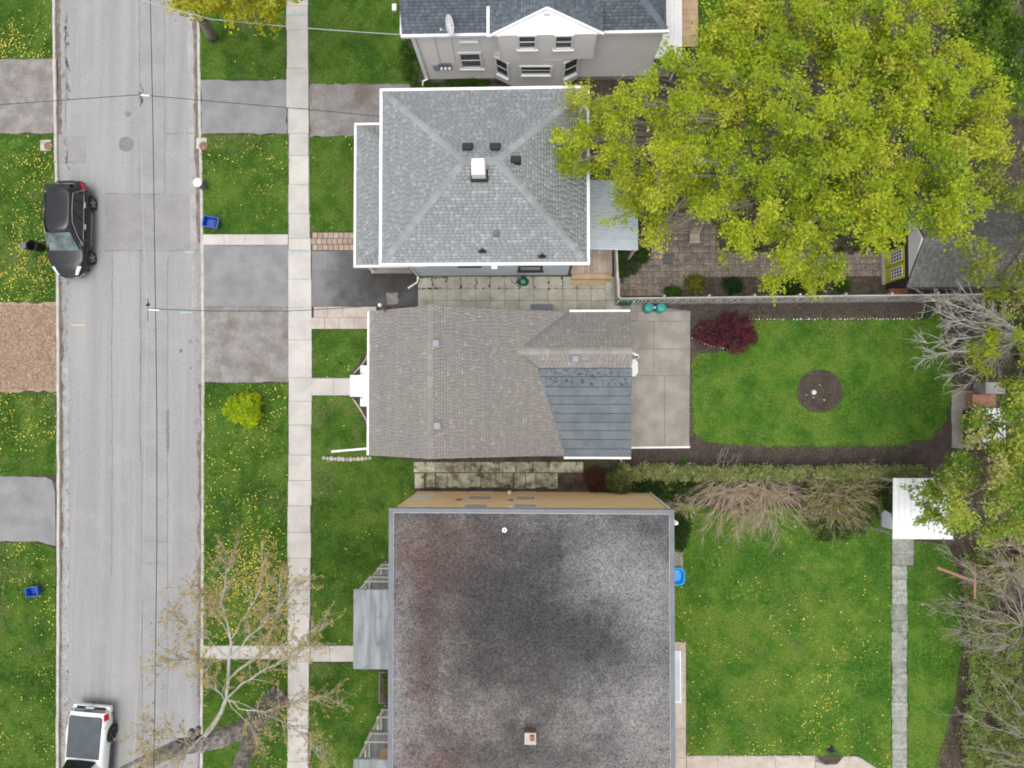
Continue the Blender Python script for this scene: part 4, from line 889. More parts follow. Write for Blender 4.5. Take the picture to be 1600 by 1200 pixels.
for pl in (pL, pRt, pRe): shingles('shingles', pl, mShA, rA, .14, .3, .16, .16)
for pl in (pGw, pGe): shingles('shingles', pl, mShA, rA, .14, .3, .16, .16)
m = MB(); caps(m, (gx, YP, zG), (gx, YG+9, zG), .15, Vector((1, 0, -.7)), Vector((-1, 0, -.7)), .26, 1.1); caps(m, (rx1, YE, zA), (rx1-3, YE+3, zA+sA*3), .15, Vector((.7, .7, -.4)), Vector((-.7, -.7, -.4)), .26, 1.1); m.build('ridge_caps', mShA, rA, attr=True, kind='stuff')
g_ = MB().add([(gl, YG-.01, zC-.1), (gr, YG-.01, zC-.1), (gr, YG-.01, zC), (gx, YP-.01, zG), (gl, YG-.01, zC), (gl, YG+.3, zC-.1), (gr, YG+.3, zC-.1)], [(0,1,2,4), (4,2,3), (0,5,6,1)]).build('gable', mWhite, ha)  # face leaned back from upright so it catches more sky light
MB().bar((gl, YG-.03, zC+.0), (gx, YP-.03, zG+.02), .10, .10).build('rake_board', mWhite, g_); MB().bar((gr, YG-.03, zC+.0), (gx, YP-.03, zG+.02), .10, .10).build('rake_board', mWhite, g_)
MB().box(gx-.14, gx+.14, YP-.28, YP-.12, zG-.2, zG-.1).build('gable_vent', mGalv, g_)
m = MB(); m.box(le.x-.05, gl-.12, YE-.13, YE-.003, zA-.13, zA+.02); m.build('gutter', mWhite, ha); m = MB(); m.box(gr+.02, rx1+.12, YE-.13, YE-.003, zA-.13, zA+.02); m.build('gutter', mWhite, ha)
MB().box(gl-.14, gl-.003, YG-.05, YG+1.35, zC-.13, zC+.02).build('gutter', mWhite, ha)
MB().box(le.x-.09, le.x-.004, YE, YE+5.5, zA-.1, zA+.02).build('rake_board', mWhite, ha)
# windows of the south wall
wpx(ha, 720, 82, 752, 107, YA, -1, fw=.12); wpx(ha, 718, 57, 745, 64, YA, -1, fw=.12, rows=1)
wpx(ha, 809, 55, 839, 77, YB, -1, fw=.10); wpx(ha, 865, 55, 897, 77, YB, -1, fw=.10)
# bay window
bc = [P(776, 121.5, .5), P(800, 134, .5), P(875, 134, .5), P(902, 121.5, .5)]; top = zU-.02
m = MB(); bb = [Vector((p.x, min(p.y, YA+.001), .5)) for p in bc]; m.add([*bb, *[rise(p, top) for p in bb]], [(0,1,5,4), (1,2,6,5), (2,3,7,6), (4,5,6,7), (3,2,1,0)]); bay = m.build('bay', mSideA, ha)
m = MB()
for a, b in ((bb[0], bb[1]), (bb[1], bb[2]), (bb[2], bb[3])):
    d = (b-a).normalized(); n_ = Vector((d.y, -d.x, 0)); nb = 13
    for i in range(nb):
        z0_, z1_ = .5+i*(top-.5)/nb, .5+(i+1)*(top-.5)/nb; m.add([a+n_*.03+Vector((0,0,z0_-.5)), b+n_*.03+Vector((0,0,z0_-.5)), b+n_*.008+Vector((0,0,z1_-.5)), a+n_*.008+Vector((0,0,z1_-.5))], [(0,1,2,3)])
m.build('siding', mSideA, bay)
def slant_window(parent, a, b, z0, z1, lo_, hi_):
    p, q = a.lerp(b, lo_), a.lerp(b, hi_); d = (q-p).normalized(); n_ = Vector((d.y, -d.x, 0)); up = Vector((0, 0, 1))
    p = rise(p, z0)+n_*.05; q = rise(q, z0)+n_*.05; hgt = z1-z0; m = MB()
    for s0, s1 in ((p, p+up*hgt), (q, q+up*hgt)): m.bar(s0, s1, .1, .07, up=n_)
    m.bar(p+up*hgt, q+up*hgt, .07, .1); m.bar(p, q, .07, .1); w_ = m.build('window', mWhite, parent)
    MB().bar(p+up*hgt*.25, q+up*hgt*.25, .03, hgt*.42).build('pane', mGlass, w_); MB().bar(p+up*hgt*.75, q+up*hgt*.75, .03, hgt*.42).build('pane', mGlass, w_)
    MB().bar(p+up*hgt*.5, q+up*hgt*.5, .05, .06).build('mullion', mWhite, w_); MB().bar(p-up*.07+n_*.05, q-up*.07+n_*.05, .14, .06).build('sill', mWhite, w_)
slant_window(bay, bb[0], bb[1], 1.35, 2.95, .12, .88); slant_window(bay, bb[2], bb[3], 1.35, 2.95, .12, .88); slant_window(bay, bb[1], bb[2], 1.95, 2.75, .2, .8)
# meters, conduits, downspout, dish
p = PY(690, 104, YA-.1)
mt = thing('electric_meters', 'row of small grey electric meters on the beige house wall', 'meter', p)
MB().box(p.x-.42, p.x-.12, YA-.16, YA-.03, p.z-.35, p.z+.25).build('panel', mGalv, mt)
for i in range(3): MB().box(p.x-.08+i*.2, p.x+.08+i*.2, YA-.14, YA-.03, p.z-.25, p.z+.2).build('meter', mGreyP, mt); MB().lathe((p.x+i*.2, YA-.2, p.z-.12), [(.07, 0), (.07, .14)], 12).build('dial', mWhiteM, mt)
m = MB()
for u0, v0, u1, v1 in ((677, 56, 688, 100), (704, 56, 712, 102)): a, b = PY(u0, v0, YA-.05), PY(u1, v1, YA-.05); m.tube([a, b], .025, 6)
m.build('conduit', mWhiteM, ha)
e0 = Vector((ax0+.12, YE-.07, zA-.1)); MB().tube([e0, Vector((ax0+.12, YA-.09, zA-.5)), Vector((ax0+.12, YA-.09, .8)), P(670, 122, .55), P(661, 127, .5), P(660, 139, .15), P(646, 139.5, .1)], .05, 8).build('downspout', mWhite, ha)
dsh = thing('satellite_dish', 'pale oval satellite dish on the white gutter of the beige house', 'dish', P(706, 53, zA))
ce = P(703, 40, zA+.55); m = MB(); V = []; n = 24
nrm = Vector((-.8, -.35, .28)).normalized(); ax = nrm.cross(Vector((0, 0, 1))).normalized(); ay = ax.cross(nrm)
for r, dp in ((.02, -.09), (.27, -.06), (.47, .0), (.48, .012), (.47, .02), (.27, -.04), (.02, -.07)):
    for k in range(n): a = 2*math.pi*k/n; V.append(ce+ax*r*math.cos(a)*.9+ay*r*math.sin(a)*1.1+nrm*dp)
m.add(V, [(i*n+k, i*n+(k+1) % n, (i+1)*n+(k+1) % n, (i+1)*n+k) for i in range(6) for k in range(n)]); m.build('reflector', mWhiteM, dsh, smooth=True)
MB().tube([ce-nrm*.05, ce-nrm*.2+Vector((.1, 0, -.3)), P(712, 52, zA+.02)], .022, 6).build('mast', mGalv, dsh); MB().tube([ce-ay*.38, ce+nrm*.42-ay*.15], .014, 6).build('feed_arm', mGalv, dsh); MB().lathe(ce+nrm*.42-ay*.15, [(.03, -.05), (.04, .04), (.02, .06)], 8).build('feed_horn', mWhiteM, dsh)
# side porch with white metal roof, deck
sp_ = thing('side_porch', 'white ribbed metal porch roof along the east end of the beige house', 'porch', P(1050, 60, 0))
zp = 2.6; p0_, p1_ = P(1017, 91, zp), P(1066, 91, zp); xa, xb, ya = ax1+.02, p1_.x, p1_.y; n = 7
for i in range(n):
    a = xa+(xb-xa)*i/n; b = xa+(xb-xa)*(i+1)/n-.006; m = MB(); m.box(a, b, ya, ya+9, zp-.03, zp); 
    for k in (0, .5): x_ = a+(b-a)*k+.03; m.box(x_-.015, x_+.015, ya, ya+9, zp, zp+.03)
    m.build('roof_panel', mWhiteM, sp_)
for y_ in (ya+.1, ya+3): MB().box(xb-.15, xb-.05, y_, y_+.1, 0, zp-.03).build('post', mWhite, sp_)
MB().box(xa, xb-.2, ya+.3, ya+.38, 0, 1.1).build('screen_board', mGalv, sp_)
dk2 = thing('side_deck', 'new tan plank deck beside the white porch roof', 'deck', P(1080, 30, 0))
a, b = P(1062, 73, .5), P(1090, -80, .5); y_ = a.y; i = 0
while y_ < b.y: MB().box(a.x, b.x, y_, y_+.135, .46, .5+random.uniform(-.003, .003)).build('board', mWoodY, dk2); y_ += .145
for x_ in (a.x+.15, b.x-.15): MB().box(x_-.05, x_+.05, a.y+.05, b.y, 0, .455).build('joist', mWood, dk2)

# ---------------------------------------------------------------- sheds
sh = thing('metal_shelter', 'open shelter with a white ribbed metal roof at the head of the stepping path', 'shelter', P(1440, 795, 0))
zs = 2.4; a, b = P(1395, 842, zs), P(1488, 747, zs); n = 10
for q_ in ((a.x+.15, a.y+.15), (b.x-.15, a.y+.15), (a.x+.15, b.y-.15), (b.x-.15, b.y-.15)): MB().box(q_[0]-.05, q_[0]+.05, q_[1]-.05, q_[1]+.05, 0, zs-.055).build('post', mGalv, sh)
MB().box(b.x-.2, b.x-.14, a.y+.2, b.y-.2, .05, zs-.06).build('wall', mGalv, sh)
for i in range(n):
    x0_ = a.x+(b.x-a.x)*i/n; x1_ = a.x+(b.x-a.x)*(i+1)/n-.012; zf = lambda y: zs+.12*(y-a.y)/(b.y-a.y); dz = .006*(i % 2); m = MB()
    m.hexa([(x0_, a.y, zf(a.y)-.05), (x1_, a.y, zf(a.y)-.05), (x1_, b.y, zf(b.y)-.05), (x0_, b.y, zf(b.y)-.05)], [(x0_, a.y, zf(a.y)+dz), (x1_, a.y, zf(a.y)+dz), (x1_, b.y, zf(b.y)+dz), (x0_, b.y, zf(b.y)+dz)])
    m.hexa([(x1_-.05, a.y, zf(a.y)), (x1_-.005, a.y, zf(a.y)), (x1_-.005, b.y, zf(b.y)), (x1_-.05, b.y, zf(b.y))], [(x1_-.04, a.y, zf(a.y)+.05), (x1_-.015, a.y, zf(a.y)+.05), (x1_-.015, b.y, zf(b.y)+.05), (x1_-.04, b.y, zf(b.y)+.05)])
    m.build('roof_panel', mWhiteM, sh)
t = thing('tarp_sheet', 'pale angular plastic sheet leaning against the white roofed shelter', 'sheet', P(1385, 812, 0))
tp = [P(1377, 803, .5), P(1383, 797, .7), P(1393, 803, .8), P(1396, 828, .6), P(1378, 823, .2)][::-1]; m = MB(); m.add(tp+[Vector((p.x, p.y, .01)) for p in tp], [tuple(range(5)), tuple(range(9, 4, -1))]+[(i, 5+i, 5+(i+1) % 5, (i+1) % 5) for i in range(5)]); m.build('sheet', mGalv, t)
s2_ = thing('garden_shed', 'garden shed with lime yellow paned doors and an olive grey shingle roof', 'shed', P(1450, 410, 0))
ze, zrg = 2.3, 3.6
xw = P(1385, 440, .1).x; ysS = P(1400, 452, .1).y; ysN = P(1400, 340, .1).y; xe = P(1535, 400, 1).x+1.5
MB().box(xw, xe, ysS, ysN, 0, ze).build('wall', mTrimD, s2_)
re_ = P(1416, 449, ze); ym = (ysS+ysN)/2; rs = [Vector((re_.x, re_.y, ze)), Vector((xe+.2, re_.y, ze)), Vector((xe+.2, ym, zrg)), Vector((re_.x+.2, ym, zrg))]; rn = [Vector((xe+.2, ysN+.3, ze)), Vector((re_.x, ysN+.3, ze)), Vector((re_.x+.2, ym, zrg)), Vector((xe+.2, ym, zrg))]
m = MB(); deck(m, rs); deck(m, rn); rS = m.build('roof', mFelt, s2_); shingles('shingles', rs, mShS, rS, .15, .3, .12, .15); shingles('shingles', rn, mShS, rS, .15, .3, .12, .15)
MB().box(re_.x, xe+.2, re_.y-.1, re_.y-.004, ze-.12, ze+.02).build('gutter', mTrimD, s2_)
MB().add([(xw-.01, ysS, ze), (xw-.01, ysN, ze), (xw-.01, ym, zrg-.1), (xw+.1, ysS, ze), (xw+.1, ysN, ze), (xw+.1, ym, zrg-.1)], [(0,2,1), (3,4,5), (0,3,5,2), (1,2,5,4)]).build('gable', mWhiteM, s2_)
vent(rS, on_roof(1512, 378, lambda x, y: ze+(zrg-ze)*(1-abs(y-ym)/(ym-re_.y)), 3), .2, .24, .14, mGreyP)
def PX(u, v, X):
    d = _R @ Vector(((u-800)/F, -(v-600)/F, -1)); t_ = X/d.x
    return Vector((X, d.y*t_, H+d.z*t_))
dY0, dYm, dY1 = PX(1391, 441, xw-.03).y, PX(1390, 417, xw-.03).y, PX(1393, 391, xw-.03).y
for ya_, yb_ in ((dY0, dYm-.02), (dYm+.02, dY1)):
    d = MB().box(xw-.05, xw-.012, ya_, yb_, .1, 1.95).build('door', mYellowDoor, s2_); ny, nz = 3, 4
    for i in range(ny):
        for j in range(nz):
            y0_ = ya_+.14+(yb_-ya_-.28)*i/ny; y1_ = ya_+.14+(yb_-ya_-.28)*(i+1)/ny-.05; z0_ = .75+1.05*j/nz; z1_ = .75+1.05*(j+1)/nz-.05
            MB().box(xw-.06, xw-.049, y0_, y1_, z0_, z1_).build('pane', mGlass, d)
    m = MB()
    for i in range(ny+1): y_ = ya_+.115+(yb_-ya_-.28)*i/ny; m.box(xw-.075, xw-.049, y_-.018, y_+.018, .72, 1.82)
    for j in range(nz+1): z_ = .725+1.05*j/nz; m.box(xw-.072, xw-.049, ya_+.1, yb_-.17, z_-.018, z_+.018)
    m.build('muntin', mWhite, d)
MB().box(xw-.22, xw-.06, dY0-.05, dY1+.05, 0, .12).build('threshold', mConcD, s2_)
MB().box(xw-.03, P(1412, 0, .5).x, ysS-.35, ysS-.02, 0, .5).build('plinth', mBrickW, s2_)
s3 = thing('low_store', 'small pale roofed store hidden under the green tree beside the shed path', 'shed', P(1545, 650, 0))
a, b = P(1520, 692, 1.0), P(1570, 638, 1.0); MB().box(a.x+.1, b.x-.1, a.y+.1, b.y-.1, 0, .93).build('wall', mTrimD, s3); MB().box(a.x, b.x, a.y, b.y, .935, 1.02).build('roof', mWhiteM, s3)
for i in range(6): MB().box(a.x+(b.x-a.x)*(i+.5)/6-.02, a.x+(b.x-a.x)*(i+.5)/6+.02, a.y, b.y, 1.022, 1.05).build('roof_rib', mGalv, s3)
a, b = P(1520, 637, .6), P(1556, 616, .6); MB().box(a.x, b.x, a.y, b.y, 0, .6).build('side_box', mWoodR, s3); MB().box(a.x+.4, b.x+.2, b.y+.02, b.y+.6, 0, 1.0).build('side_crate', mFound, s3)

# ---------------------------------------------------------------- picket fence
fe = thing('picket_fence', 'long weathered white picket fence between the brick garden and the mulch bed', 'fence', P(1230, 472, 0))
fa, fb = P(962, 475, 0), P(1505, 469, 0); hf = 1.75; n = 98; d = (fb-fa).normalized()
pk = MB(); pk.box(-.04, .04, -.012, .012, .05, hf-.05).add([(-.04,-.012,hf-.05), (.04,-.012,hf-.05), (.04,.012,hf-.05), (-.04,.012,hf-.05), (0,0,hf+.03)], [(0,1,4), (1,2,4), (2,3,4), (3,0,4)])
pme = None
for i in range(n):
    p = fa.lerp(fb, (i+.5)/n)
    if pme is None:
        off = ORG[fe]; me = bpy.data.meshes.new('picket'); me.from_pydata(pk.v, [], pk.f); me.update(); pme = me
    o = link('picket', pme, mFence, fe); o.location = p-ORG[fe]+Vector((0, -.05, 0)); o.rotation_euler = (random.uniform(-.02, .02), random.uniform(-.015, .015), random.uniform(-.05, .05))
for z_ in (.4, 1.35): MB().bar(fa+Vector((0, .01, z_)), fb+Vector((0, .01, z_)), .035, .07).build('rail', mFence, fe)
MB().bar(fa+Vector((0, .035, hf+.0)), fb+Vector((0, .035, hf+.0)), .07, .05).build('top_rail', mFence, fe)
for i in range(9): p = fa.lerp(fb, i/8); MB().box(p.x-.05, p.x+.05, p.y+.08, p.y+.18, 0, hf+.02).build('post', mFence, fe)
f2 = thing('side_fence', 'short board fence returning north from the picket fence to the wooden landing', 'fence', P(960, 430, 0))
a, b = P(961, 473, 0), P(957.5, 395, 0); n = 17; d = (b-a).normalized()
for i in range(n): p0_, p1_ = a.lerp(b, i/n), a.lerp(b, (i+.92)/n); MB().bar(rise(p0_, .85), rise(p1_, .85), .03, 1.6).build('board', mFence, f2)
MB().bar(rise(a, 1.68), rise(b, 1.68), .1, .04).build('cap_rail', mFence, f2)
gt = thing('green_gate', 'dark green panel gate at the corner of the picket fence', 'gate', P(970, 478, 0))
a, b = P(961, 477, 0), P(984, 478, 0); MB().bar(rise(a, .75), rise(b, .75), .04, 1.3).build('panel', mGreenH, gt)
for q in (a, b): MB().bar(rise(q, 0), rise(q, 1.5), .06, .06).build('stile', mFence, gt)
bx = thing('white_planter_box', 'narrow white box against the return fence on the side yard paving', 'box', P(950, 450, 0))
a, b = P(947, 459, .3), P(954, 441, .3); MB().box(a.x, b.x, a.y, b.y, .045, .3).build('body', mWhiteM, bx); MB().box(a.x-.02, b.x+.02, a.y-.02, b.y+.02, .3, .33).build('lid', mFence, bx)

# NE brick paving
def brickpave(name, px, z=.03, w=.32, h=.16):
    base = sheet(name, px, z-.02, mSoil, None, .02); poly = [P(u, v, z) for u, v in px]; xs = [p.x for p in poly]; ys = [p.y for p in poly]
    gx_ = np.arange(min(xs), max(xs), w); gy_ = np.arange(min(ys), max(ys), w); V = []; Fs = []; C = []
    for i, x in enumerate(gx_):
        for j, y in enumerate(gy_):
            for k in range(2):
                if (i+j) % 2: r = (x, x+w, y+k*h, y+(k+1)*h)
                else: r = (x+k*h, x+(k+1)*h, y, y+w)
                cx, cy = (r[0]+r[1])/2, (r[2]+r[3])/2
                if not inpoly(np.array([cx]), np.array([cy]), poly)[0]: continue
                zz = z+random.uniform(-.006, .006); n = len(V); g1 = .005
                V += [(r[0]+g1, r[2]+g1, z-.03), (r[1]-g1, r[2]+g1, z-.03), (r[1]-g1, r[3]-g1, z-.03), (r[0]+g1, r[3]-g1, z-.03), (r[0]+g1, r[2]+g1, zz), (r[1]-g1, r[2]+g1, zz), (r[1]-g1, r[3]-g1, zz), (r[0]+g1, r[3]-g1, zz)]
                Fs += [(n+4,n+5,n+6,n+7), (n,n+1,n+5,n+4), (n+1,n+2,n+6,n+5), (n+2,n+3,n+7,n+6), (n+3,n,n+4,n+7)]; c_ = random.uniform(.82, 1.18); C += [(c_*random.uniform(.94, 1.06), c_, c_*random.uniform(.94, 1.02))]*8
    npmesh('bricks', V, Fs, mBrick, base, np.array(C), kind='stuff')
brickpave('brick_garden_path', [(964, 462), (964, 445), (1008, 408), (1030, 350), (1060, 330), (1110, 330), (1125, 395), (1386, 396), (1386, 432), (1110, 433), (1040, 462)])

# ================================================================== vehicles
class Body:
    def __init__(s, L_, W, top, zb, wheels, ends=(.16, .22)):
        s.L, s.W, s.top, s.zb0, s.wh, s.ends = L_, W, top, zb, wheels, ends
        s.ring = [(-.80, 0), (-.97, .06), (-1.0, .28), (-.995, .5), (-.975, .72), (-.93, .9), (-.82, .985), (-.45, 1.02), (0, 1.03), (.45, 1.02), (.82, .985), (.93, .9), (.975, .72), (.995, .5), (1.0, .28), (.97, .06), (.80, 0)]
    def hw(s, y):
        r, f = s.ends; k = 1.0
        if y < .9: k = 1-r*(1-y/.9)**2.4
        if y > s.L-1.1: k = 1-f*((y-s.L+1.1)/1.1)**2.2
        return s.W/2*k
    def zt(s, y): return float(np.interp(y, [p[0] for p in s.top], [p[1] for p in s.top]))
    def zb(s, y):
        z = s.zb0+.12*max(0, (y-s.L+.5)/.5)+.14*max(0, (.4-y)/.4)
        for yc, r in s.wh:
            d = abs(y-yc)
            if d < r: z = max(z, r*.92+math.sqrt(r*r-d*d)-.04)
        return z
    def pt(s, y, k):
        i = min(int(k), len(s.ring)-2); f = k-i; a, b = s.ring[i], s.ring[i+1]; x = a[0]+(b[0]-a[0])*f; t = a[1]+(b[1]-a[1])*f
        e = 0
        z0, z1 = s.zb(y), s.zt(y); bulge = 1-abs(2*min(t, 1)-.9)**3*.35
        yy = y
        if y < .12: yy = y-(.10*bulge)*(1-y/.12)*(1-.55*abs(x)**3)
        if y > s.L-.12: yy = y+(.14*bulge)*((y-s.L+.12)/.12)*(1-.75*abs(x)**2.5)
        return Vector((x*s.hw(y), yy, z0+t*(z1-z0)))
    def mesh(s):
        ys = sorted(set([0, .04, .12, .3, .5]+list(np.linspace(.6, s.L-.5, 34))+[s.L-.3, s.L-.12, s.L-.04, s.L]+[yc+r*c for yc, r in s.wh for c in (-1.001, -1, -.97, -.85, -.6, -.3, 0, .3, .6, .85, .97, 1, 1.001)])); n = len(s.ring)
        m = MB(); V = [s.pt(y, k) for y in ys for k in range(n)]
        Fs = [(i*n+k, i*n+k+1, (i+1)*n+k+1, (i+1)*n+k)[::-1] for i in range(len(ys)-1) for k in range(n-1)]+[((i+1)*n, i*n, i*n+n-1, (i+1)*n+n-1)[::-1] for i in range(len(ys)-1)]
        Fs += [tuple(range(n))[::-1], tuple((len(ys)-1)*n+k for k in range(n))]
        return m.add(V, Fs)
    def patch(s, y0, y1, k0, k1, off=.008, ny=4, nk=4):
        G = [[s.pt(y0+(y1-y0)*i/ny, k0+(k1-k0)*j/nk) for j in range(nk+1)] for i in range(ny+1)]; m = MB(); V = []
        c = Vector((0, (y0+y1)/2, .5))
        for i in range(ny+1):
            for j in range(nk+1):
                a = G[min(i+1, ny)][j]-G[max(i-1, 0)][j]; b = G[i][min(j+1, nk)]-G[i][max(j-1, 0)]; nn = a.cross(b)
                if nn.length < 1e-7: nn = G[i][j]-c
                nn.normalize()
                if nn.dot(G[i][j]-Vector((0, min(max(G[i][j].y, 1), s.L-1), .6))) < 0: nn = -nn
                V.append(G[i][j]+nn*off)
        w = nk+1; return m.add(V, [(i*w+j, i*w+j+1, (i+1)*w+j+1, (i+1)*w+j) for i in range(ny) for j in range(nk)])
def front_patch(body, end, x0, x1, t0, t1, off=.012):          # patch on the nose (end=1) or tail (end=0)
    y = body.L if end else 0; m = MB(); V = []; nx = 8
    for t in (t0, t1):
        for i in range(nx+1):
            x = x0+(x1-x0)*i/nx; z0, z1 = body.zb(y), body.zt(y); bul = 1-abs(2*min(t, 1)-.9)**3*.35
            yy = y+(.14*bul*(1-.75*abs(x)**2.5)+off if end else -.10*bul*(1-.55*abs(x)**3)-off); V.append((x*body.hw(y), yy, z0+t*(z1-z0)))
    return m.add(V, [(i, i+1, nx+2+i, nx+1+i) for i in range(nx)])
class Cabin:
    def __init__(s, yr0, yf0, yr1, yf1, w0, w1, z0, z1): s.a = (yr0, yf0, yr1, yf1, w0, w1, z0, z1)
    def c(s, t):
        yr0, yf0, yr1, yf1, w0, w1, z0, z1 = s.a; e = t**.9; return yr0+(yr1-yr0)*t, yf0+(yf1-yf0)*t, w0+(w1-w0)*e, z0+(z1-z0)*t
    def ring(s, t, ins=0, dz=0, n=28):
        yr, yf, w, z = s.c(t); w -= ins; yr += ins; yf -= ins; out = []
        for k in range(n):
            a = 2*math.pi*k/n; ca, sa = math.cos(a), math.sin(a); p = .56
            x = math.copysign(abs(ca)**p, ca)*w; y = (yr+yf)/2+math.copysign(abs(sa)**p, sa)*(yf-yr)/2
            y += (.07 if sa > 0 else -.05)*(1-(x/w)**2)*(1 if sa else 0)
            out.append(Vector((x, y, z+dz+.035*(1-(x/w)**2)*(t > .9))))
        return out
    def mesh(s):
        m = MB(); rs = [s.ring(0), s.ring(.3), s.ring(.6), s.ring(.86), s.ring(.95, .012), s.ring(1, .05), s.ring(1, .16, .012), s.ring(1, .4, .02)]; n = len(rs[0]); V = [p for r in rs for p in r]
        return m.add(V, [(i*n+k, i*n+(k+1) % n, (i+1)*n+(k+1) % n, (i+1)*n+k) for i in range(len(rs)-1) for k in range(n)]+[tuple((len(rs)-1)*n+k for k in range(n))])
    def side(s, sg, ya, yb, t0=.1, t1=.82, off=.012):        # ya,yb: fractions along the side
        m = MB(); V = []
        for t in np.linspace(t0, t1, 4):
            yr, yf, w, z = s.c(t)
            for f in (ya, yb): V.append((sg*(w+off), yr+(yf-yr)*f, z))
        return m.add(V, [(2*i, 2*i+1, 2*i+3, 2*i+2) for i in range(3)])
    def glass(s, front, t0=.06, t1=.88, fr=.84, off=.014):
        m = MB(); V = []; nx = 8
        for t in np.linspace(t0, t1, 5):
            yr, yf, w, z = s.c(t)
            for i in range(nx+1):
                x = -1+2*i/nx; xx = x*w*fr; bow = (.07 if front else -.05)*(1-(xx/w)**2); V.append((xx, (yf if front else yr)+bow+(off if front else -off), z+.006))
        return m.add(V, [(j*(nx+1)+i, j*(nx+1)+i+1, (j+1)*(nx+1)+i+1, (j+1)*(nx+1)+i) for j in range(4) for i in range(nx)])
def wheel(parent, x, y, r, w, sg):
    t = MB().lathe((x, y, r), [(r*.62, -w/2), (r*.93, -w/2), (r, -w*.3), (r, w*.3), (r*.93, w/2), (r*.66, w/2), (r*.62, w*.4)], 28, 'X').build('wheel', mRubber, parent, smooth=False)
    m = MB().lathe((x+sg*w*.36, y, r), [(r*.66, -.02), (r*.66, .03), (r*.60, .03), (r*.60, -.015), (.01, -.015)], 28, 'X'); m.build('rim', mDark, t)
    m = MB()
    for k in range(5):
        a = 2*math.pi*k/5+.3
        for da in (-.13, .13): m.bar((x+sg*(w*.36+.02), y, r), (x+sg*(w*.36+.025), y+math.cos(a+da)*r*.62, r+math.sin(a+da)*r*.62), .05, .03, up=(1, 0, 0))
    m.lathe((x+sg*(w*.36), y, r), [(.08, 0), (.08, .04), (.05, .05)], 12, 'X'); m.lathe((x+sg*w*.38, y, r), [(r*.67, 0), (r*.67, .025), (r*.60, .025), (r*.60, 0)], 28, 'X')
    m.build('spokes', mRim, t)
def make_suv(root):
    b = Body(4.78, 1.92, [(0, .93), (.12, .98), (.6, 1.02), (2.8, 1.03), (3.55, 1.06), (4.2, .99), (4.6, .90), (4.78, .78)], .27, [(.98, .40), (3.83, .40)], (.34, .46))
    bm = b.mesh().build('body', mCarBlack, root, smooth=True)
    MB().box(-.72, .72, .25, 4.5, .22, .5).build('underbody', mRubber, root)
    cb = Cabin(.10, 3.62, .42, 2.62, .90, .66, .98, 1.68); cab = cb.mesh().build('cabin', mCarBlack, root, smooth=True)
    cb.glass(True, .05, .9, .86).build('windscreen', mScreen, root, smooth=True); cb.glass(False, .3, .88, .8).build('rear_window', mCarGlass, root, smooth=True)
    for sg in (-1, 1):
        for f0, f1 in ((.16, .30), (.33, .56), (.59, .86)): cb.side(sg, f0, f1).build('side_window', mCarGlass, cab)
        m = MB(); pts = [];
        for t, f in ((.05, .10), (.05, .93), (.5, .90), (.86, .80), (.90, .5), (.86, .18), (.05, .10)): yr, yf, w, z = cb.c(t); pts.append((sg*(w+.016), yr+(yf-yr)*f, z))
        m.tube(pts, .014, 6, False); m.build('window_trim', mChrome, cab)
        for yy in (1.25, 2.35):
            p = b.pt(yy, 4.9 if sg < 0 else 11.1); MB().bar(p+Vector((sg*.045, -.14, .02)), p+Vector((sg*.045, .14, .02)), .05, .05).build('door_handle', mChrome, bm)
        m = MB(); pts = [b.pt(y, 2.0 if sg < 0 else 14.0)+Vector((sg*.012, 0, 0)) for y in np.linspace(1.55, 3.25, 8)]; m.tube(pts, .03, 6); m.build('sill_trim', mChrome, bm)
        for yy in (1.38, 2.55, 3.45):
            m = MB(); strip_ = [b.pt(yy, k) for k in (np.linspace(2, 5.3, 6) if sg < 0 else np.linspace(14, 10.7, 6))]; m.tube([p+Vector((sg*.001, 0, 0)) for p in strip_], .006, 4); m.build('door_seam', mRubber, bm)
        p = cb.c(.05); q = Vector((sg*(p[2]+.05), 3.05, 1.07)); m = MB(); m.hexa([q+Vector((0, -.02, -.05)), q+Vector((sg*.2, -.04, -.03)), q+Vector((sg*.19, .1, -.03)), q+Vector((0, .09, -.05))], [q+Vector((0, -.02, .05)), q+Vector((sg*.2, -.04, .09)), q+Vector((sg*.19, .08, .07)), q+Vector((0, .09, .05))]); m.build('mirror', mCarBlack, root)
        b.patch(4.36, 4.74, *((5.05, 6.3) if sg < 0 else (9.7, 10.95)), off=.012).build('headlight', mLamp, root); b.patch(.06, .42, *((3.9, 5.4) if sg < 0 else (10.6, 12.1)), off=.012).build('tail_light', mRed, root)
        MB().tube([(sg*.63, .75, 1.70), (sg*.64, 1.6, 1.735), (sg*.62, 2.4, 1.71)], .02, 6).build('roof_rail', mDark, root)
        for yc in (.98, 3.83): wheel(root, sg*.845, yc, .365, .25, sg)
    front_patch(b, 1, -.42, .42, .45, .8).build('grille', mDark, root); front_patch(b, 1, -.75, .75, .12, .3).build('bumper_grille', mDark, root)
    m = MB(); m.tube([(x*.83, 4.86+.06*(1-abs(x)**2.2)*.9-.28*abs(x)**3, .63) for x in np.linspace(-.9, .9, 11)], .02, 6); m.build('bumper_trim', mChrome, root)
    front_patch(b, 0, -.25, .25, .45, .62, .03).build('number_plate', mWhite, root)
    m = MB(); m.box(-.62, .62, .36, .62, 1.66, 1.695); m.build('spoiler', mCarBlack, root)
    MB().tube([(.1, .75, 1.72), (.1, .62, 1.82)], .012, 5).build('antenna', mDark, root)
suv = thing('parked_suv', 'glossy black sport utility car parked along the west kerb', 'car', (0, 0, 0)); make_suv(suv)
yR, yF = P(115, 286, .7).y, P(110, 437, .45).y
suv.location = (P(146, 360, .4).x-1.12, yR+.02, -.10); suv.rotation_euler = (0, 0, math.pi); suv.scale = (1.06, (yR-yF)/4.95, 1.05)
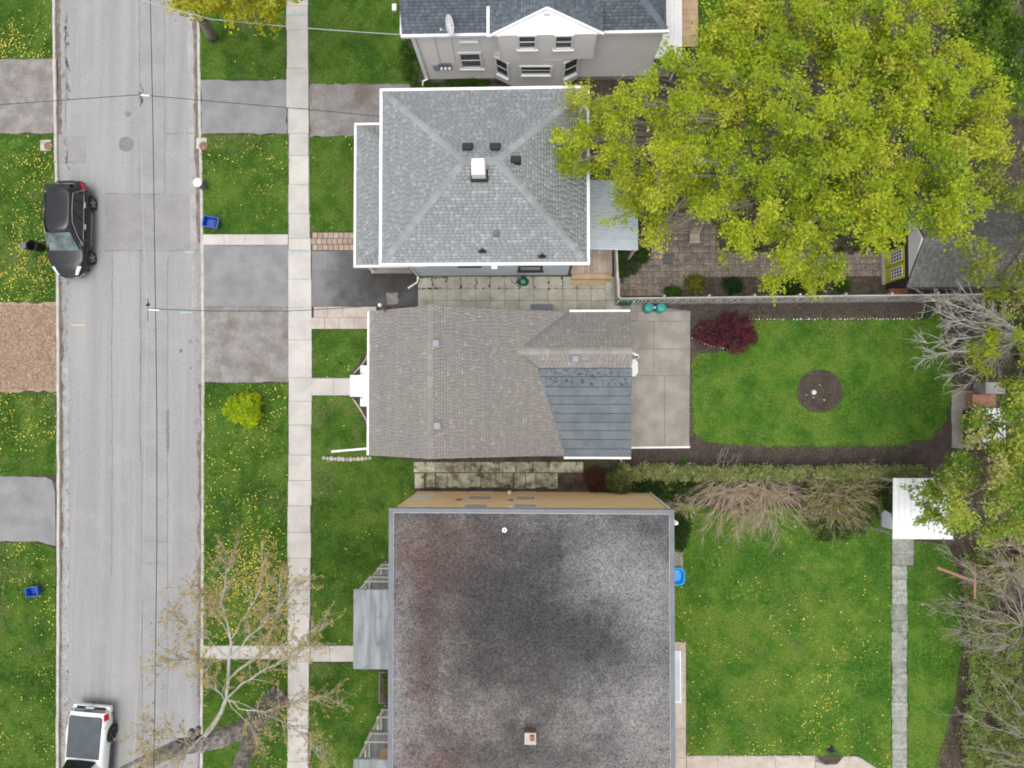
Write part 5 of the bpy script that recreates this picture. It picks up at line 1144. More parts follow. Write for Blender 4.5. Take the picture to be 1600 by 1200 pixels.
def make_pickup(root):
    b = Body(5.6, 2.0, [(0, 1.08), (.1, 1.12), (2.2, 1.14), (2.3, 1.12), (3.9, 1.12), (4.1, 1.16), (5.2, 1.08), (5.6, .9)], .36, [(1.15, .46), (4.65, .46)], (.07, .16))
    bm = b.mesh().build('body', mCarWhite, root, smooth=True); MB().box(-.75, .75, .3, 5.3, .3, .62).build('underbody', mRubber, root)
    m = MB(); V = [];
    cov = [(-.76, .14), (.76, .14), (.80, .3), (.80, 2.2), (-.80, 2.2), (-.80, .3)]
    m.add([(x, y, 1.165+.02*(1-abs(x))) for x, y in cov]+[(x*1.02, y, 1.10) for x, y in cov], [tuple(range(6))]+[(i, 6+i, 6+(i+1) % 6, (i+1) % 6) for i in range(6)]); m.build('bed_cover', mTonneau, root)
    cb = Cabin(2.28, 4.35, 2.62, 3.6, .90, .70, 1.1, 1.88); cab = cb.mesh().build('cabin', mCarWhite, root, smooth=True)
    cb.glass(True, .05, .9, .86).build('windscreen', mScreen, root, smooth=True); cb.glass(False, .12, .86, .84).build('rear_window', mCarGlass, root, smooth=True)
    MB().box(-.18, .18, 2.5, 2.66, 1.84, 1.9).build('brake_light', mDark, root)
    for sg in (-1, 1):
        for f0, f1 in ((.14, .44), (.49, .84)): cb.side(sg, f0, f1).build('side_window', mCarGlass, cab)
        b.patch(.05, .34, *((3.3, 5.4) if sg < 0 else (10.6, 12.7)), off=.012).build('tail_light', mRed, root); b.patch(5.2, 5.58, *((5.0, 6.2) if sg < 0 else (9.8, 11)), off=.012).build('headlight', mLamp, root)
        for yc in (1.15, 4.65): wheel(root, sg*.90, yc, .41, .28, sg)
        MB().bar((sg*1.02, 1.75, .42), (sg*1.02, 3.95, .42), .16, .06).build('side_step', mDark, root)
        for yy in (2.85, 3.75): p = b.pt(yy, 4.9 if sg < 0 else 11.1); MB().bar(p+Vector((sg*.03, -.1, 0)), p+Vector((sg*.03, .1, 0)), .03, .04).build('door_handle', mCarWhite, bm)
        m = MB(); q = Vector((sg*.98, 3.95, 1.2)); m.box(min(q.x, q.x+sg*.25), max(q.x, q.x+sg*.25), q.y-.05, q.y+.1, 1.15, 1.4); m.build('mirror', mDark, root)
    m = MB(); m.hexa([(-.92, -.24, .52), (.92, -.24, .52), (.98, .02, .52), (-.98, .02, .52)], [(-.9, -.22, .68), (.9, -.22, .68), (.98, .02, .70), (-.98, .02, .70)]); m.build('rear_bumper', mCarWhite, root)
    MB().box(-.72, .72, -.17, -.03, .70, .716).build('bumper_step', mDark, root); MB().box(-.2, .2, -.19, -.15, .75, .88).build('number_plate', mWhiteM, root)
    front_patch(b, 0, -.2, .2, .72, .86, .02).build('tailgate_handle', mGreyP, root); MB().lathe((0, -.3, .5), [(.04, 0), (.04, .1)], 10).build('tow_ball', mDark, root)
    front_patch(b, 1, -.6, .6, .3, .85).build('grille', mDark, root)
pk_ = thing('pickup_truck', 'white pickup truck with a dark bed cover parked at the west kerb', 'truck', (0, 0, 0)); make_pickup(pk_)
pk_.scale = (1.06, 1.03, 1); pk_.location = (P(178, 1130, .4).x-1.08, P(140, 1104, .65).y-.2, -.10); pk_.rotation_euler = (0, 0, math.pi-.07)

# ================================================================== small things on the verges
def crate(label, u, v, ang, w=.52, d=.36, h=.36, tilt=.0):
    t = thing('recycling_box', label, 'box', (0, 0, 0)); m = MB(); n = 4
    def ringp(f, z, ins=0): return [Vector((sx*(w/2*f-ins), sy*(d/2*f-ins), z)) for sx, sy in ((-1,-1),(1,-1),(1,1),(-1,1))]
    rs = [ringp(.84, 0), ringp(1, h*.92), ringp(1.08, h*.92), ringp(1.08, h), ringp(1, h, .02), ringp(.84, .03, .02)]; V = [p for r in rs for p in r]
    m.add(V, [(3,2,1,0)]+[(i*4+k, i*4+(k+1) % 4, (i+1)*4+(k+1) % 4, (i+1)*4+k) for i in range(5) for k in range(4)]+[(20,21,22,23)]); m.build('shell', mBlueBox, t)
    MB().bar((-.02, d/2*1.06, h*.8), (.14, d/2*1.06, h*.8), .02, .05).build('handle_slot', mWhite, t)
    for sx in (-1, 1): MB().box(sx*w*.54-.012, sx*w*.54+.012, -.09, .09, h*.72, h*.9).build('grip', mBlueBox, t)
    t.location = P(u, v, .03); t.rotation_euler = (0, tilt, ang)
crate('blue recycling box tipped on the grass beside the concrete edge strip', 332, 349.5, -.15, .74, .54, .46, .2)
crate('blue recycling box standing open among dandelions on the southwest verge', 57, 922, .15, .62, .46, .38)
t = thing('lidded_bin', 'dark upright bin with a round white lid on the east kerb', 'bin', P(320, 292.5, 0))
c0 = P(320, 292.5, 0); MB().lathe(c0, [(.17, .02), (.2, .12), (.21, .75), (.19, .78)], 20).build('body', mGreyP, t, smooth=False); MB().lathe(c0+Vector((0, 0, .78)), [(.235, 0), (.235, .05), (.20, .09), (.06, .12), (.001, .12)], 24).build('lid', mWhite, t)
t = thing('open_bin', 'empty round black bin beside the parked black car', 'bin', P(63, 388, 0)); c0 = P(65, 388, .03)
MB().lathe(c0, [(.21, 0), (.27, .72), (.30, .74), (.30, .78), (.26, .78), (.2, .03)], 24).build('body', mBlackP, t); MB().lathe(c0+Vector((.0, 0, .0)), [(.215, .2), (.24, .22), (.24, .26), (.22, .28)], 24).build('band', mBlackP, t)
t = thing('lidded_pail', 'small grey lidded pail beside the empty black bin', 'bin', P(46, 386, 0)); c0 = P(47, 387, .03)
MB().lathe(c0, [(.13, 0), (.17, .5), (.17, .52)], 20).build('body', mBlackP, t); MB().lathe(c0+Vector((0, 0, .52)), [(.19, 0), (.19, .04), (.15, .06), (.05, .075), (.001, .075)], 20).build('lid', mGreyP, t)
for k, (u, lb) in enumerate(((1012, 'round teal lidded compost bin by the green gate end of the picket fence'), (1031, 'round teal lidded compost bin nearer the red leaved maple'))):
    t = thing('compost_bin', lb, 'bin', P(u-2, 483, 0), 'teal bins by the picket fence'); c0 = P(u-1, 482.5, .03)
    MB().lathe(c0, [(.27, 0), (.24, .55), (.235, .6)], 20).build('body', mTeal, t); MB().lathe(c0+Vector((0, 0, .6)), [(.25, 0), (.25, .05), (.2, .12), (.08, .15), (.001, .15)], 24).build('lid', mTeal, t)
    MB().lathe(c0+Vector((0, 0, .745)), [(.05, 0), (.05, .05), (.001, .055)], 12).build('knob', mTeal, t)
t = thing('water_can', 'small dark blue container between the two teal bins', 'container', P(1021, 483, 0)); c0 = P(1021, 482, .03); MB().box(c0.x-.1, c0.x+.1, c0.y-.14, c0.y+.14, .03, .4).build('body', mTrimD, t); MB().lathe(c0+Vector((0, 0, .37)), [(.06, 0), (.06, .06), (.001, .06)], 12).build('cap', mWhiteM, t)
t = thing('garden_hose', 'coiled green garden hose under the pale blue wall', 'hose', P(813, 438, 0)); m = MB(); pts = []
for i in range(120): a = i*.32; r = .15+.17*(i/120)+.02*math.sin(i); pts.append(P(817, 440, .07)+Vector((math.cos(a)*r, math.sin(a)*r*.75, .03+.05*abs(math.sin(i*.7)))))
m.tube(pts, .022, 6); m.build('coil', mGreenH, t, smooth=True); m = MB(); m.tube([pts[-1], P(806, 443, .08), P(800, 441, .07), P(799, 436, .07)], .02, 6); m.build('tail', mGreenH, t); MB().lathe(P(812, 434, .3), [(.1, -.2), (.1, .25), (.05, .28)], 12).build('tap_reel', mGreyP, t)
t = thing('utility_cover', 'small white utility box on the north front lawn', 'utility box', P(617, 14, 0)); c0 = P(617, 14, .03); MB().box(c0.x-.1, c0.x+.1, c0.y-.16, c0.y+.16, .03, .2).build('body', mWhite, t); MB().box(c0.x-.115, c0.x+.115, c0.y-.175, c0.y+.175, .2, .23).build('lid', mWhiteM, t)
t = thing('wooden_garden_chair', 'weathered slatted garden chair on the brick path under the maple', 'chair', P(1083, 375, 0)); c0 = P(1083, 375, .03)
for i in range(5): MB().box(c0.x-.25, c0.x+.25, c0.y-.24+i*.1, c0.y-.16+i*.1, .42, .445).build('slat', mWood, t)
for sx in (-1, 1):
    for sy in (-1, 1): MB().box(c0.x+sx*.23-.025, c0.x+sx*.23+.025, c0.y+sy*.2-.025, c0.y+sy*.2+.025, .03, .42).build('leg', mWood, t)
for i in range(4): MB().bar((c0.x-.2+i*.13, c0.y+.28, .45), (c0.x-.2+i*.13, c0.y+.42, .95), .09, .025).build('back_slat', mWood, t)
t = thing('metal_grate', 'square dark iron grate set in the brick garden path', 'grate', P(1044, 405, 0)); a, b = P(1036, 412, .05), P(1052, 398, .05)
MB().box(a.x, b.x, a.y, b.y, .035, .05).build('frame', mTrimD, t)
for i in range(6): x_ = a.x+(b.x-a.x)*(i+.5)/6; MB().box(x_-.02, x_+.02, a.y+.03, b.y-.03, .05, .062).build('bar', mIron, t)
def stone(parent, u, v, z, r, name='stone', mat=None):
    m = MB(); p = P(u, v, z); m.lathe(p-Vector((0, 0, r*.4)), [(r*.75, 0), (r*1.0*random.uniform(.85, 1.1), r*.4), (r*.75, r*.8), (r*.3, r*.95)], 7); return m.build(name, mat or mStone, parent)
t = thing('stone_border', 'dotted border of small white stones between mulch bed and rear lawn', 'edging', P(1300, 499, 0))
for i in range(58):
    u = 1172+i*4.6+random.uniform(-1, 1)
    if random.random() < .9: stone(t, u, 498.5+random.uniform(-.8, .8), .05, random.uniform(.022, .05))
for i in range(7): stone(t, 1440+5*math.sin(i*.26), 496-i*4, .05, .04)
t = thing('stone_arc', 'short curved line of white stones beneath the red leaved maple', 'edging', P(1105, 540, 0))
for i in range(11): f = i/10; stone(t, 1082+f*48, 528+16*math.sin(f*1.5), .05, random.uniform(.035, .06))
t = thing('bed_ornament', 'pale stones and sprouts at the centre of the round mulch bed', 'stones', P(1275, 611, .04))
stone(t, 1272, 613, .06, .13); stone(t, 1281, 602, .06, .04); stone(t, 1288, 625, .06, .04); stone(t, 1271, 621, .06, .04); stone(t, 1260, 617, .06, .03)
t = thing('dropped_planks', 'two reddish planks propped crossed in the thicket edge', 'planks', P(1500, 905, 0))
MB().bar(P(1464, 887, 1.5), P(1522, 908, 1.55), .13, .05).build('plank', mWoodR, t); MB().bar(P(1523, 885, 1.62), P(1523, 935, 1.5), .11, .05).build('plank', mWoodR, t)
t = thing('white_pail', 'small white pail lying in the thicket', 'pail', P(1593, 910, 0)); MB().lathe(P(1593, 910, .0), [(.13, 0), (.17, .4), (.19, .4), (.19, .43), (.15, .43), (.12, .05)], 16).build('body', mWhite, t)
t = thing('plant_sprout', 'dark flat plant clump at the edge of the rear concrete path', 'plant', P(1298, 1171, 0)); m = MB()
for i in range(60): a = random.uniform(0, 6.28); l = random.uniform(.1, .34); p = P(1298, 1171, .05); q = p+Vector((math.cos(a)*l, math.sin(a)*l, random.uniform(.02, .12))); n_ = Vector((-math.sin(a), math.cos(a), 0))*.03; m.add([p-n_, q, p+n_], [(0,1,2)], random.choice([(.03,.032,.04), (.05,.05,.055)]))
m.build('foliage', mBlade, t, attr=True)
# overhead cables on poles that stand outside the picture
def cable(label, pts, r, mat, group='overhead cables', sag=0):
    m = MB(); w = []
    for i in range(len(pts)-1):
        a, b = P(*pts[i]), P(*pts[i+1]); k = 10
        for j in range(k): f = j/k; w.append(a.lerp(b, f)-Vector((0, 0, sag*4*f*(1-f))))
    w.append(P(*pts[-1])); m.tube(w, r, 6)
    return tag(m.build('overhead_cable', mat), label, 'cable', group)
cable('pale overhead cable running along the street above the verge', [(213, -500, 9.2), (213, 0, 8.7), (217, 148, 8.6), (226, 400, 8.55), (230, 482, 8.5), (228, 600, 8.5), (225, 800, 8.5), (219, 1000, 8.6), (208, 1200, 8.8), (192, 1700, 9.2)], .012, mWireL)
cable('dark overhead cable beside the pale street cable', [(234, -500, 8.4), (235, 0, 7.9), (239, 200, 7.85), (243, 480, 7.8), (245, 650, 7.8), (245, 850, 7.8), (242, 1100, 7.85), (240, 1200, 7.9), (228, 1700, 8.4)], .017, mWire)
cable('pale service cable crossing from the street to the beige house', [(213, -2, 8.7), (330, 30, 7.6), (480, 44, 6.4), (640, 55, 4.9)], .02, mWireL, sag=.02)
cable('dark service cable crossing to the driveway of the hip roof house', [(-60, 168, 8.9), (90, 157, 8.7), (217, 148, 8.6), (330, 158, 7.6), (470, 170, 6.6), (598, 182, 6.1)], .014, mWire)
cable('thin service cable from the street to the bungalow mast', [(230, 482, 8.5), (330, 486, 7.4), (450, 486, 6.3), (540, 481, 5.4), (594, 477, 5.05)], .014, mWire)
for k, (u, v, z, lb) in enumerate(((218, 148, 8.6, 'spread cable splice hardware on the street cable by the upper apron'), (230, 483, 8.5, 'cable splice clamp on the street cable opposite the bungalow'))):
    t = thing('cable_splice', lb, 'cable clamp', P(u, v, z)); c0 = P(u, v, z)
    MB().bar(c0+Vector((-.02, .12, 0)), c0+Vector((.05, -.3 if k == 0 else .25, -.05)), .09, .08).build('clamp', mFlash if k == 0 else mWire, t)
    MB().bar(c0+Vector((.06, -.02, 0)), c0+Vector((.42 if k == 0 else .5, -.05, -.02)), .05, .05).build('arm', mWhiteM, t)
    for dy in (.45, -.5): MB().tube([c0+Vector((.0, 0, 0)), c0+Vector((.12*(k == 0), dy*.4, -.06)), c0+Vector((.02, dy, 0))], .014, 5).build('jumper', mWire, t)
for k, (ya_, nm) in enumerate(((-500, 'north'), (1700, 'south'))):
    p = P(224, ya_, 8.8); t = thing('utility_pole', 'wooden utility pole carrying the street cables beyond the %s end' % nm, 'pole', (p.x, p.y, 0))
    MB().tube([(p.x, p.y, -.25), (p.x, p.y, 10)], [.17, .12], 12).build('pole', mBark, t); MB().box(p.x-.9, p.x+.9, p.y-.05, p.y+.05, 8.95, 9.1).build('crossarm', mBark, t)

# ================================================================== vegetation
def kmeans(X, k, it=8):
    k = min(k, len(X)); C = X[RNG.choice(len(X), k, replace=False)]
    for _ in range(it):
        l = np.argmin(((X[:, None]-C[None])**2).sum(2), 1); C = np.array([X[l == i].mean(0) if (l == i).any() else C[i] for i in range(k)])
    return l, C
def bez(a, b, bend, n=5):
    a, b = Vector(a), Vector(b); c = (a+b)/2+Vector(bend); return [(a*(1-t)**2+c*2*t*(1-t)+b*t*t) for t in np.linspace(0, 1, n)]
def jv(s): return Vector((random.uniform(-s, s), random.uniform(-s, s), random.uniform(-s, s)))
def limbs(mb, root, pts, r0, k1, k2, rt=.012, up=.5, tw=True):
    pts = np.asarray(pts); l, C = kmeans(pts, k1); root = Vector(root)
    for i in range(len(C)):
        S = pts[l == i]
        if not len(S): continue
        c = Vector(C[i]); c = root.lerp(c, .8)-Vector((0, 0, .3)); path = bez(root, c, Vector((0, 0, up))+jv(.4), 7); r1 = r0*(.35+.5*math.sqrt(len(S)/len(pts)*len(C))*.5)
        mb.tube(path, list(np.linspace(r1, r1*.4, 7)), 6, False); l2, C2 = kmeans(S, max(1, min(k2, len(S)//3)))
        for j in range(len(C2)):
            S2 = S[l2 == j]
            if not len(S2): continue
            st = path[random.choice([3, 4, 5, 6])]; e = Vector(C2[j]); p2 = bez(st, e, jv(.3)+Vector((0, 0, .15)), 5); mb.tube(p2, list(np.linspace(r1*.36, max(rt*1.5, r1*.13), 5)), 5, False)
            if tw:
                for q in S2: mb.tube(bez(p2[random.choice([2, 3, 4])], q, jv(.15), 4), [max(rt*1.3, r1*.1), rt*1.1, rt, rt*.5], 4, False)
def leaves(cen, rad, n, size, pal, wts, flat=.55, spread=1.0, asp=.6, cvar=.16, zs=.7, bias=None):
    cen = np.asarray(cen); N = len(cen); pal = np.array(pal); wts = np.array(wts)/sum(wts)
    nt = max(1, n//9); m = N*nt*9
    td = RNG.normal(0, 1, (N, nt, 3)); td[..., 2] = td[..., 2]*zs+.25; td /= np.linalg.norm(td, axis=2, keepdims=True)
    ln = RNG.uniform(.35, 1.0, (N, nt, 1))*rad
    f = (np.arange(9)+RNG.uniform(0, 1, (N, nt, 9)))/9*.9+.12
    pos = cen[:, None, None]+td[:, :, None]*ln[:, :, None]*f[..., None]+RNG.normal(0, size*.75*spread, (N, nt, 9, 3))
    pos = pos.reshape(-1, 3)
    nrm = RNG.normal(0, flat, (m, 3)); nrm[:, 2] = np.abs(nrm[:, 2])+.6; nrm /= np.linalg.norm(nrm, axis=1, keepdims=True)
    d = RNG.normal(0, 1, (m, 3)); d -= nrm*(d*nrm).sum(1, keepdims=True); d /= np.linalg.norm(d, axis=1, keepdims=True); q = np.cross(nrm, d)
    s = size*RNG.uniform(.45, 1.4, (m, 1)); V = np.stack([pos-d*s*.5, pos+q*s*asp*.5-d*s*.05, pos+d*s*.55, pos-q*s*asp*.5-d*s*.05], 1).reshape(-1, 3)
    ci = RNG.choice(len(pal), N, p=wts)
    if bias is not None: ci = np.clip(np.round(len(pal)/2-.5+bias*1.0+RNG.normal(0, .6, N)), 0, len(pal)-1).astype(int)
    c = np.repeat(pal[ci], nt*9, 0); alt = pal[RNG.choice(len(pal), m, p=wts)]; k = RNG.random(m) < .35; c[k] = alt[k]
    c = c*RNG.uniform(1-cvar, 1+cvar, (m, 1))*np.repeat(RNG.uniform(.78, 1.2, (N, 1)), nt*9, 0)
    return V, np.repeat(c, 4, 0)
def leafmesh(name, V, C, parent): return npmesh(name, V, np.arange(len(V)).reshape(-1, 4), mLeaf, parent, C)
def clump_pts(poly, nb, per, zlo, zhi, cen, holes, sig, seed=3):
    r_ = np.random.default_rng(seed); poly_t = [tuple(p) for p in poly]; pl = np.array(poly, float); u0, v0 = pl.min(0); u1, v1 = pl.max(0); cu, cv = cen; R = max(math.hypot(a-cu, b-cv) for a, b in poly); C = []
    for _ in range(nb*400):
        u, v = r_.uniform(u0, u1), r_.uniform(v0, v1)
        if not inpoly(np.array([u]), np.array([v]), poly_t)[0] or any(math.hypot(u-a, v-b) < h*1.3 for a, b, h in holes) or any(math.hypot(u-a, v-b) < sig*1.35 for a, b, *_q in C): continue
        C.append((u, v, r_.uniform(.55, 1.3), r_.normal(0, 1), r_.uniform(0, math.pi)))
        if len(C) >= nb: break
    pts, bias = [], []
    for u, v, sz, bi, an in C:
        rr = math.hypot(u-cu, v-cv)/R; zc = zlo+(zhi-zlo)*math.sqrt(max(0, 1-rr*rr*.85))+r_.normal(0, .8); k = int(per*sz)
        a = r_.normal(0, 1, k)*sig*sz*.78; b = r_.normal(0, 1, k)*sig*sz*.5; an2 = math.atan2(v-cv, u-cu)+r_.normal(0, .5); uu = u+a*math.cos(an2)-b*math.sin(an2); vv = v+a*math.sin(an2)+b*math.cos(an2)
        zz = zc+.55*(1-(a/sig/sz)**2*.5-(b/sig/sz)**2*.9)+r_.normal(0, .28, k)
        for q in zip(uu, vv, zz): pts.append(tuple(P(q[0], q[1], max(q[2], 2.2)))); bias.append(bi)
    return np.array(pts), np.array(bias)
def crown_pts(poly, n, zlo, zhi, cen, holes=(), zj=.8, ns=.0, seed=1, minz=1.2):
    poly = np.array(poly, float); u0, v0 = poly.min(0); u1, v1 = poly.max(0); out = []; cu, cv = cen; R = max(math.hypot(a-cu, b-cv) for a, b in poly)
    u = RNG.uniform(u0, u1, n*6); v = RNG.uniform(v0, v1, n*6); k = inpoly(u, v, [tuple(p) for p in poly])
    for hu, hv, hr in holes: k &= ((u-hu)**2+(v-hv)**2 > hr*hr*RNG.uniform(.6, 1.2, len(u)))
    if ns: k &= fnoise(u, v, 1/28., seed)+RNG.normal(0, .08, len(u)) > ns
    u, v = u[k][:n], v[k][:n]; r = np.hypot(u-cu, v-cv)/R; z = zlo+(zhi-zlo)*np.sqrt(np.clip(1-r*r, 0, 1))*RNG.uniform(.55, 1, len(u))+RNG.normal(0, zj, len(u))
    return np.array([tuple(P(a, b, max(c_, minz))) for a, b, c_ in zip(u, v, z)])
YLG = [(.24,.37,.03), (.34,.46,.03), (.42,.51,.03), (.50,.54,.04), (.57,.55,.09)]
def tree(name, label, base, poly, n, zlo, zhi, cen, fork, r0, pal, wts, ln=72, rad=.75, size=.16, k1=8, k2=7, holes=(), ns=0, bark=None, seed=1, zj=.8, cat='tree', flat=.55, clump=None):
    b = P(*base, 0); t = thing(name, label, cat, b); bias = None
    if clump: pts, bias = clump_pts(poly, clump[0], n//clump[0], zlo, zhi, cen, holes, clump[1], seed)
    else: pts = crown_pts(poly, n, zlo, zhi, cen, holes, zj, ns, seed)
    m = MB(); fk = Vector(fork); m.tube(bez(b-Vector((0, 0, .1)), fk, jv(.2), 6), list(np.linspace(r0*1.35, r0*.85, 6)), 10); m.build('trunk', bark or mBark, t, smooth=True)
    m = MB(); limbs(m, fk, pts, r0*.8, k1, k2); m.build('branches', bark or mBark, t, smooth=True)
    V, C = leaves(pts, rad, ln, size, pal, wts, flat, bias=bias); leafmesh('crown', V, C, t); return t
big = [(912, 165), (882, 200), (872, 250), (900, 288), (958, 300), (995, 350), (1008, 378), (1030, 372), (1045, 345), (1078, 335), (1095, 385), (1130, 398), (1180, 392), (1200, 400), (1192, 425), (1212, 458), (1240, 440), (1285, 455), (1310, 440), (1322, 412), (1345, 395), (1392, 358), (1420, 352), (1460, 372), (1515, 350), (1535, 300), (1500, 262), (1545, 238), (1578, 205), (1565, 150), (1520, 95), (1482, 45), (1475, -70), (1150, -70), (1140, 15), (1098, 55), (1085, 85), (1020, 98), (985, 112), (960, 115), (935, 145)]
tree('maple_tree', 'huge maple with fresh yellow green leaves spreading over the garden and roofs', (1330, 290), big, 2300, 4.2, 10.5, (1270, 150), P(1385, 240, 4.6), .36, YLG, [2, 3, 4, 4, 2], 63, .62, .115, 12, 14, clump=(150, 19),
     holes=((1262, 100, 20), (1215, 130, 14), (1022, 222, 16), (940, 285, 16), (1395, 215, 22), (1372, 160, 16), (1090, 345, 18), (1300, 300, 12), (980, 135, 10), (1160, 300, 8)), ns=.30, seed=4, bark=mBarkM)
GRN = [(.17,.31,.028), (.12,.24,.024), (.25,.36,.035), (.08,.17,.02)]
tree('green_tree', 'mid green leafy tree behind the great maple', (1560, 10), [(1470, -80), (1478, 30), (1500, 75), (1530, 120), (1570, 150), (1600, 190), (1680, 190), (1680, -80)], 300, 4, 7, (1580, 20), P(1575, 15, 3), .2, GRN, [3, 3, 2, 2], 63, .65, .14, 6, 5, clump=(26, 17), seed=8)
tree('olive_tree', 'loose olive green tree overhanging the garden shed roof', (1610, 330), [(1530, 235), (1600, 225), (1690, 240), (1690, 470), (1600, 480), (1555, 455), (1535, 440), (1515, 415), (1560, 380), (1520, 330), (1535, 285)], 240, 4, 7, (1610, 350), P(1618, 330, 3.4), .2, [(.27,.34,.05), (.36,.41,.05), (.17,.24,.035), (.42,.40,.12)], [3, 3, 2.5, 1], 54, .6, .13, 6, 5, clump=(26, 16), seed=12)
tree('lime_tree', 'yellow green sapling tree beside the pale bare tree', (1600, 560), [(1482, 548), (1490, 565), (1520, 572), (1545, 600), (1580, 612), (1680, 600), (1680, 470), (1580, 470), (1560, 500), (1535, 540)], 75, 2.4, 4.2, (1590, 545), P(1598, 555, 2.6), .12, [(.43,.48,.04), (.34,.43,.035), (.24,.34,.03)], [3, 3, 2], 54, .55, .14, 5, 4, clump=(16, 14), seed=15)
tree('leafy_tree', 'green and yellow leafy tree leaning over the white roofed shelter', (1560, 720), [(1448, 698), (1462, 722), (1447, 755), (1440, 795), (1462, 822), (1482, 812), (1505, 842), (1522, 836), (1560, 838), (1600, 850), (1690, 830), (1690, 600), (1600, 615), (1555, 640), (1530, 655), (1515, 680), (1490, 690)], 420, 3.2, 6.2, (1570, 730), P(1572, 725, 2.8), .2, [(.24,.38,.05), (.33,.43,.05), (.42,.45,.08), (.15,.27,.035), (.5,.43,.18)], [3, 3, 2, 2.5, .6], 54, .62, .14, 7, 6, clump=(38, 16), seed=19)
# street trees
tree('corner_tree', 'budding yellow leaved street tree by the upper apron', (331, 58), [(262, -90), (268, 5), (295, 22), (330, 14), (345, 40), (372, 32), (400, 44), (425, 40), (445, 8), (470, -5), (470, -90)], 170, 5, 9, (360, -60), P(300, 10, 4.5), .22, [(.50,.48,.03), (.43,.45,.04), (.56,.50,.05)], [3, 3, 2], 45, .55, .16, 6, 5, ns=.25, seed=22, zj=.5)
bt = thing('budding_tree', 'old street tree with rough grey forked trunk and orange budding branches', 'tree', P(428, 1098, 0))
m = MB(); m.tube([P(432, 1092, -.1), P(428, 1100, .5), P(412, 1112, 1.6), P(392, 1130, 3.0), P(372, 1142, 4.0), P(345, 1152, 4.8), P(312, 1162, 5.4), P(280, 1168, 5.9), P(240, 1185, 6.4), P(195, 1206, 7), P(140, 1235, 7.6)], [.66, .52, .45, .43, .41, .39, .36, .33, .30, .28, .24], 16)
for a in range(7): q = P(432, 1092, 0); an = a*.9; m.tube([q+Vector((math.cos(an)*.25, math.sin(an)*.25, .5)), q+Vector((math.cos(an)*.62, math.sin(an)*.62, .02))], [.2, .07], 7)
m.v = [tuple(c_+random.uniform(-.045, .045) for c_ in p) for p in m.v]; m.build('trunk', mBarkG, bt)
m = MB(); m.tube([P(410, 1114, 1.7), P(398, 1140, 2.6), P(386, 1170, 3.6), P(372, 1205, 4.6), P(355, 1260, 6)], [.40, .38, .36, .33, .28], 14); m.v = [tuple(c_+random.uniform(-.04, .04) for c_ in p) for p in m.v]; m.build('limb', mBarkG, bt)
for (u, v, z, du, dv, r) in ((279, 1163, 6.1, -2, -6, .17), (302, 1146, 5.6, -3, -7, .16), (306, 1140, 5.6, 4, -6, .12)):
    a, b = P(u+2, v+8, z-.3), P(u+du, v+dv+4, z+.3); s_ = MB().tube([a, b], [r*1.2, r], 12).build('stub', mBarkG, bt); MB().lathe(b-Vector((0, 0, .02)), [(r*.7, 0), (r*.7, .03), (.001, .02)], 12).build('knot_hole', mDark, s_)
br = MB(); lp = []
def grow_b(p0, pts, r, lev=0):
    path = [Vector(p) for p in pts]; br.tube(path, list(np.linspace(r, r*.45, len(path))), 7 if lev < 2 else 5, False); return path
main = grow_b(None, [P(318, 1152, 5.3), P(332, 1135, 5.8), P(346, 1112, 6.4), P(353, 1092, 6.9), P(357, 1060, 7.3), P(358, 1030, 7.7), P(362, 1000, 8.0)], .12)
subs = [([3, (345, 1088, 7.2), (325, 1060, 7.6), (312, 1035, 8)], .06), ([3, (385, 1112, 6.6), (430, 1108, 6.6), (460, 1100, 6.8), (510, 1088, 7.2)], .05), ([3, (385, 1130, 6.3), (405, 1155, 6.2)], .035), ([3, (380, 1068, 7.4), (420, 1042, 7.9), (450, 1028, 8.2), (485, 1010, 8.5)], .08),
        ([5, (385, 1000, 8.2), (410, 975, 8.6), (440, 945, 9.0), (462, 915, 9.3)], .075), ([6, (355, 970, 8.4), (348, 940, 8.8), (352, 905, 9.2), (360, 875, 9.5)], .075), ([6, (340, 965, 8.3), (322, 940, 8.6), (305, 925, 8.9)], .05), ([5, (325, 1000, 8), (300, 985, 8.3), (275, 965, 8.6)], .045), ([5, (330, 1035, 7.9), (295, 1030, 8.1), (265, 1035, 8.3)], .04),
        ([4, (410, 1020, 7.9), (425, 985, 8.4), (435, 950, 8.8), (438, 900, 9.3)], .06), ([4, (395, 1030, 7.8), (455, 1000, 8.3), (500, 985, 8.7)], .045), ([2, (300, 1165, 6.5), (265, 1150, 7.2), (235, 1140, 7.6)], .035), ([1, (290, 1180, 6.4), (250, 1190, 7), (225, 1175, 7.4)], .03), ([3, (440, 1125, 6.8), (480, 1150, 7.2), (505, 1180, 7.5)], .03), ([6, (385, 960, 8.6), (405, 920, 9.1), (412, 880, 9.5)], .045)]
for seq, r in subs:
    path = [main[seq[0]]]+[P(*q) for q in seq[1:]]; fine = []
    for i in range(len(path)-1):
        for f in (0, .33, .66): fine.append(path[i].lerp(path[i+1], f)+jv(.06))
    fine.append(path[-1]); grow_b(None, fine, r*.62, 1)
    for i in range(3, len(fine)):
        for k in range(3):
            d = (fine[i]-fine[i-1]).normalized()+jv(.8); d.z = d.z*.5+.15; L_ = random.uniform(.5, 1.3); e = fine[i]+d.normalized()*L_; tw = bez(fine[i], e, jv(.15), 5); br.tube(tw, [.018, .014, .011, .009, .005], 4, False)
            for q in tw[2:]: lp.append(q)
            for h in range(2):
                e2 = tw[random.choice([2, 3])]+jv(.55); br.tube([tw[2], e2], [.009, .004], 3, False); lp.append(e2)
br.build('branches', mBarkL, bt, smooth=True)
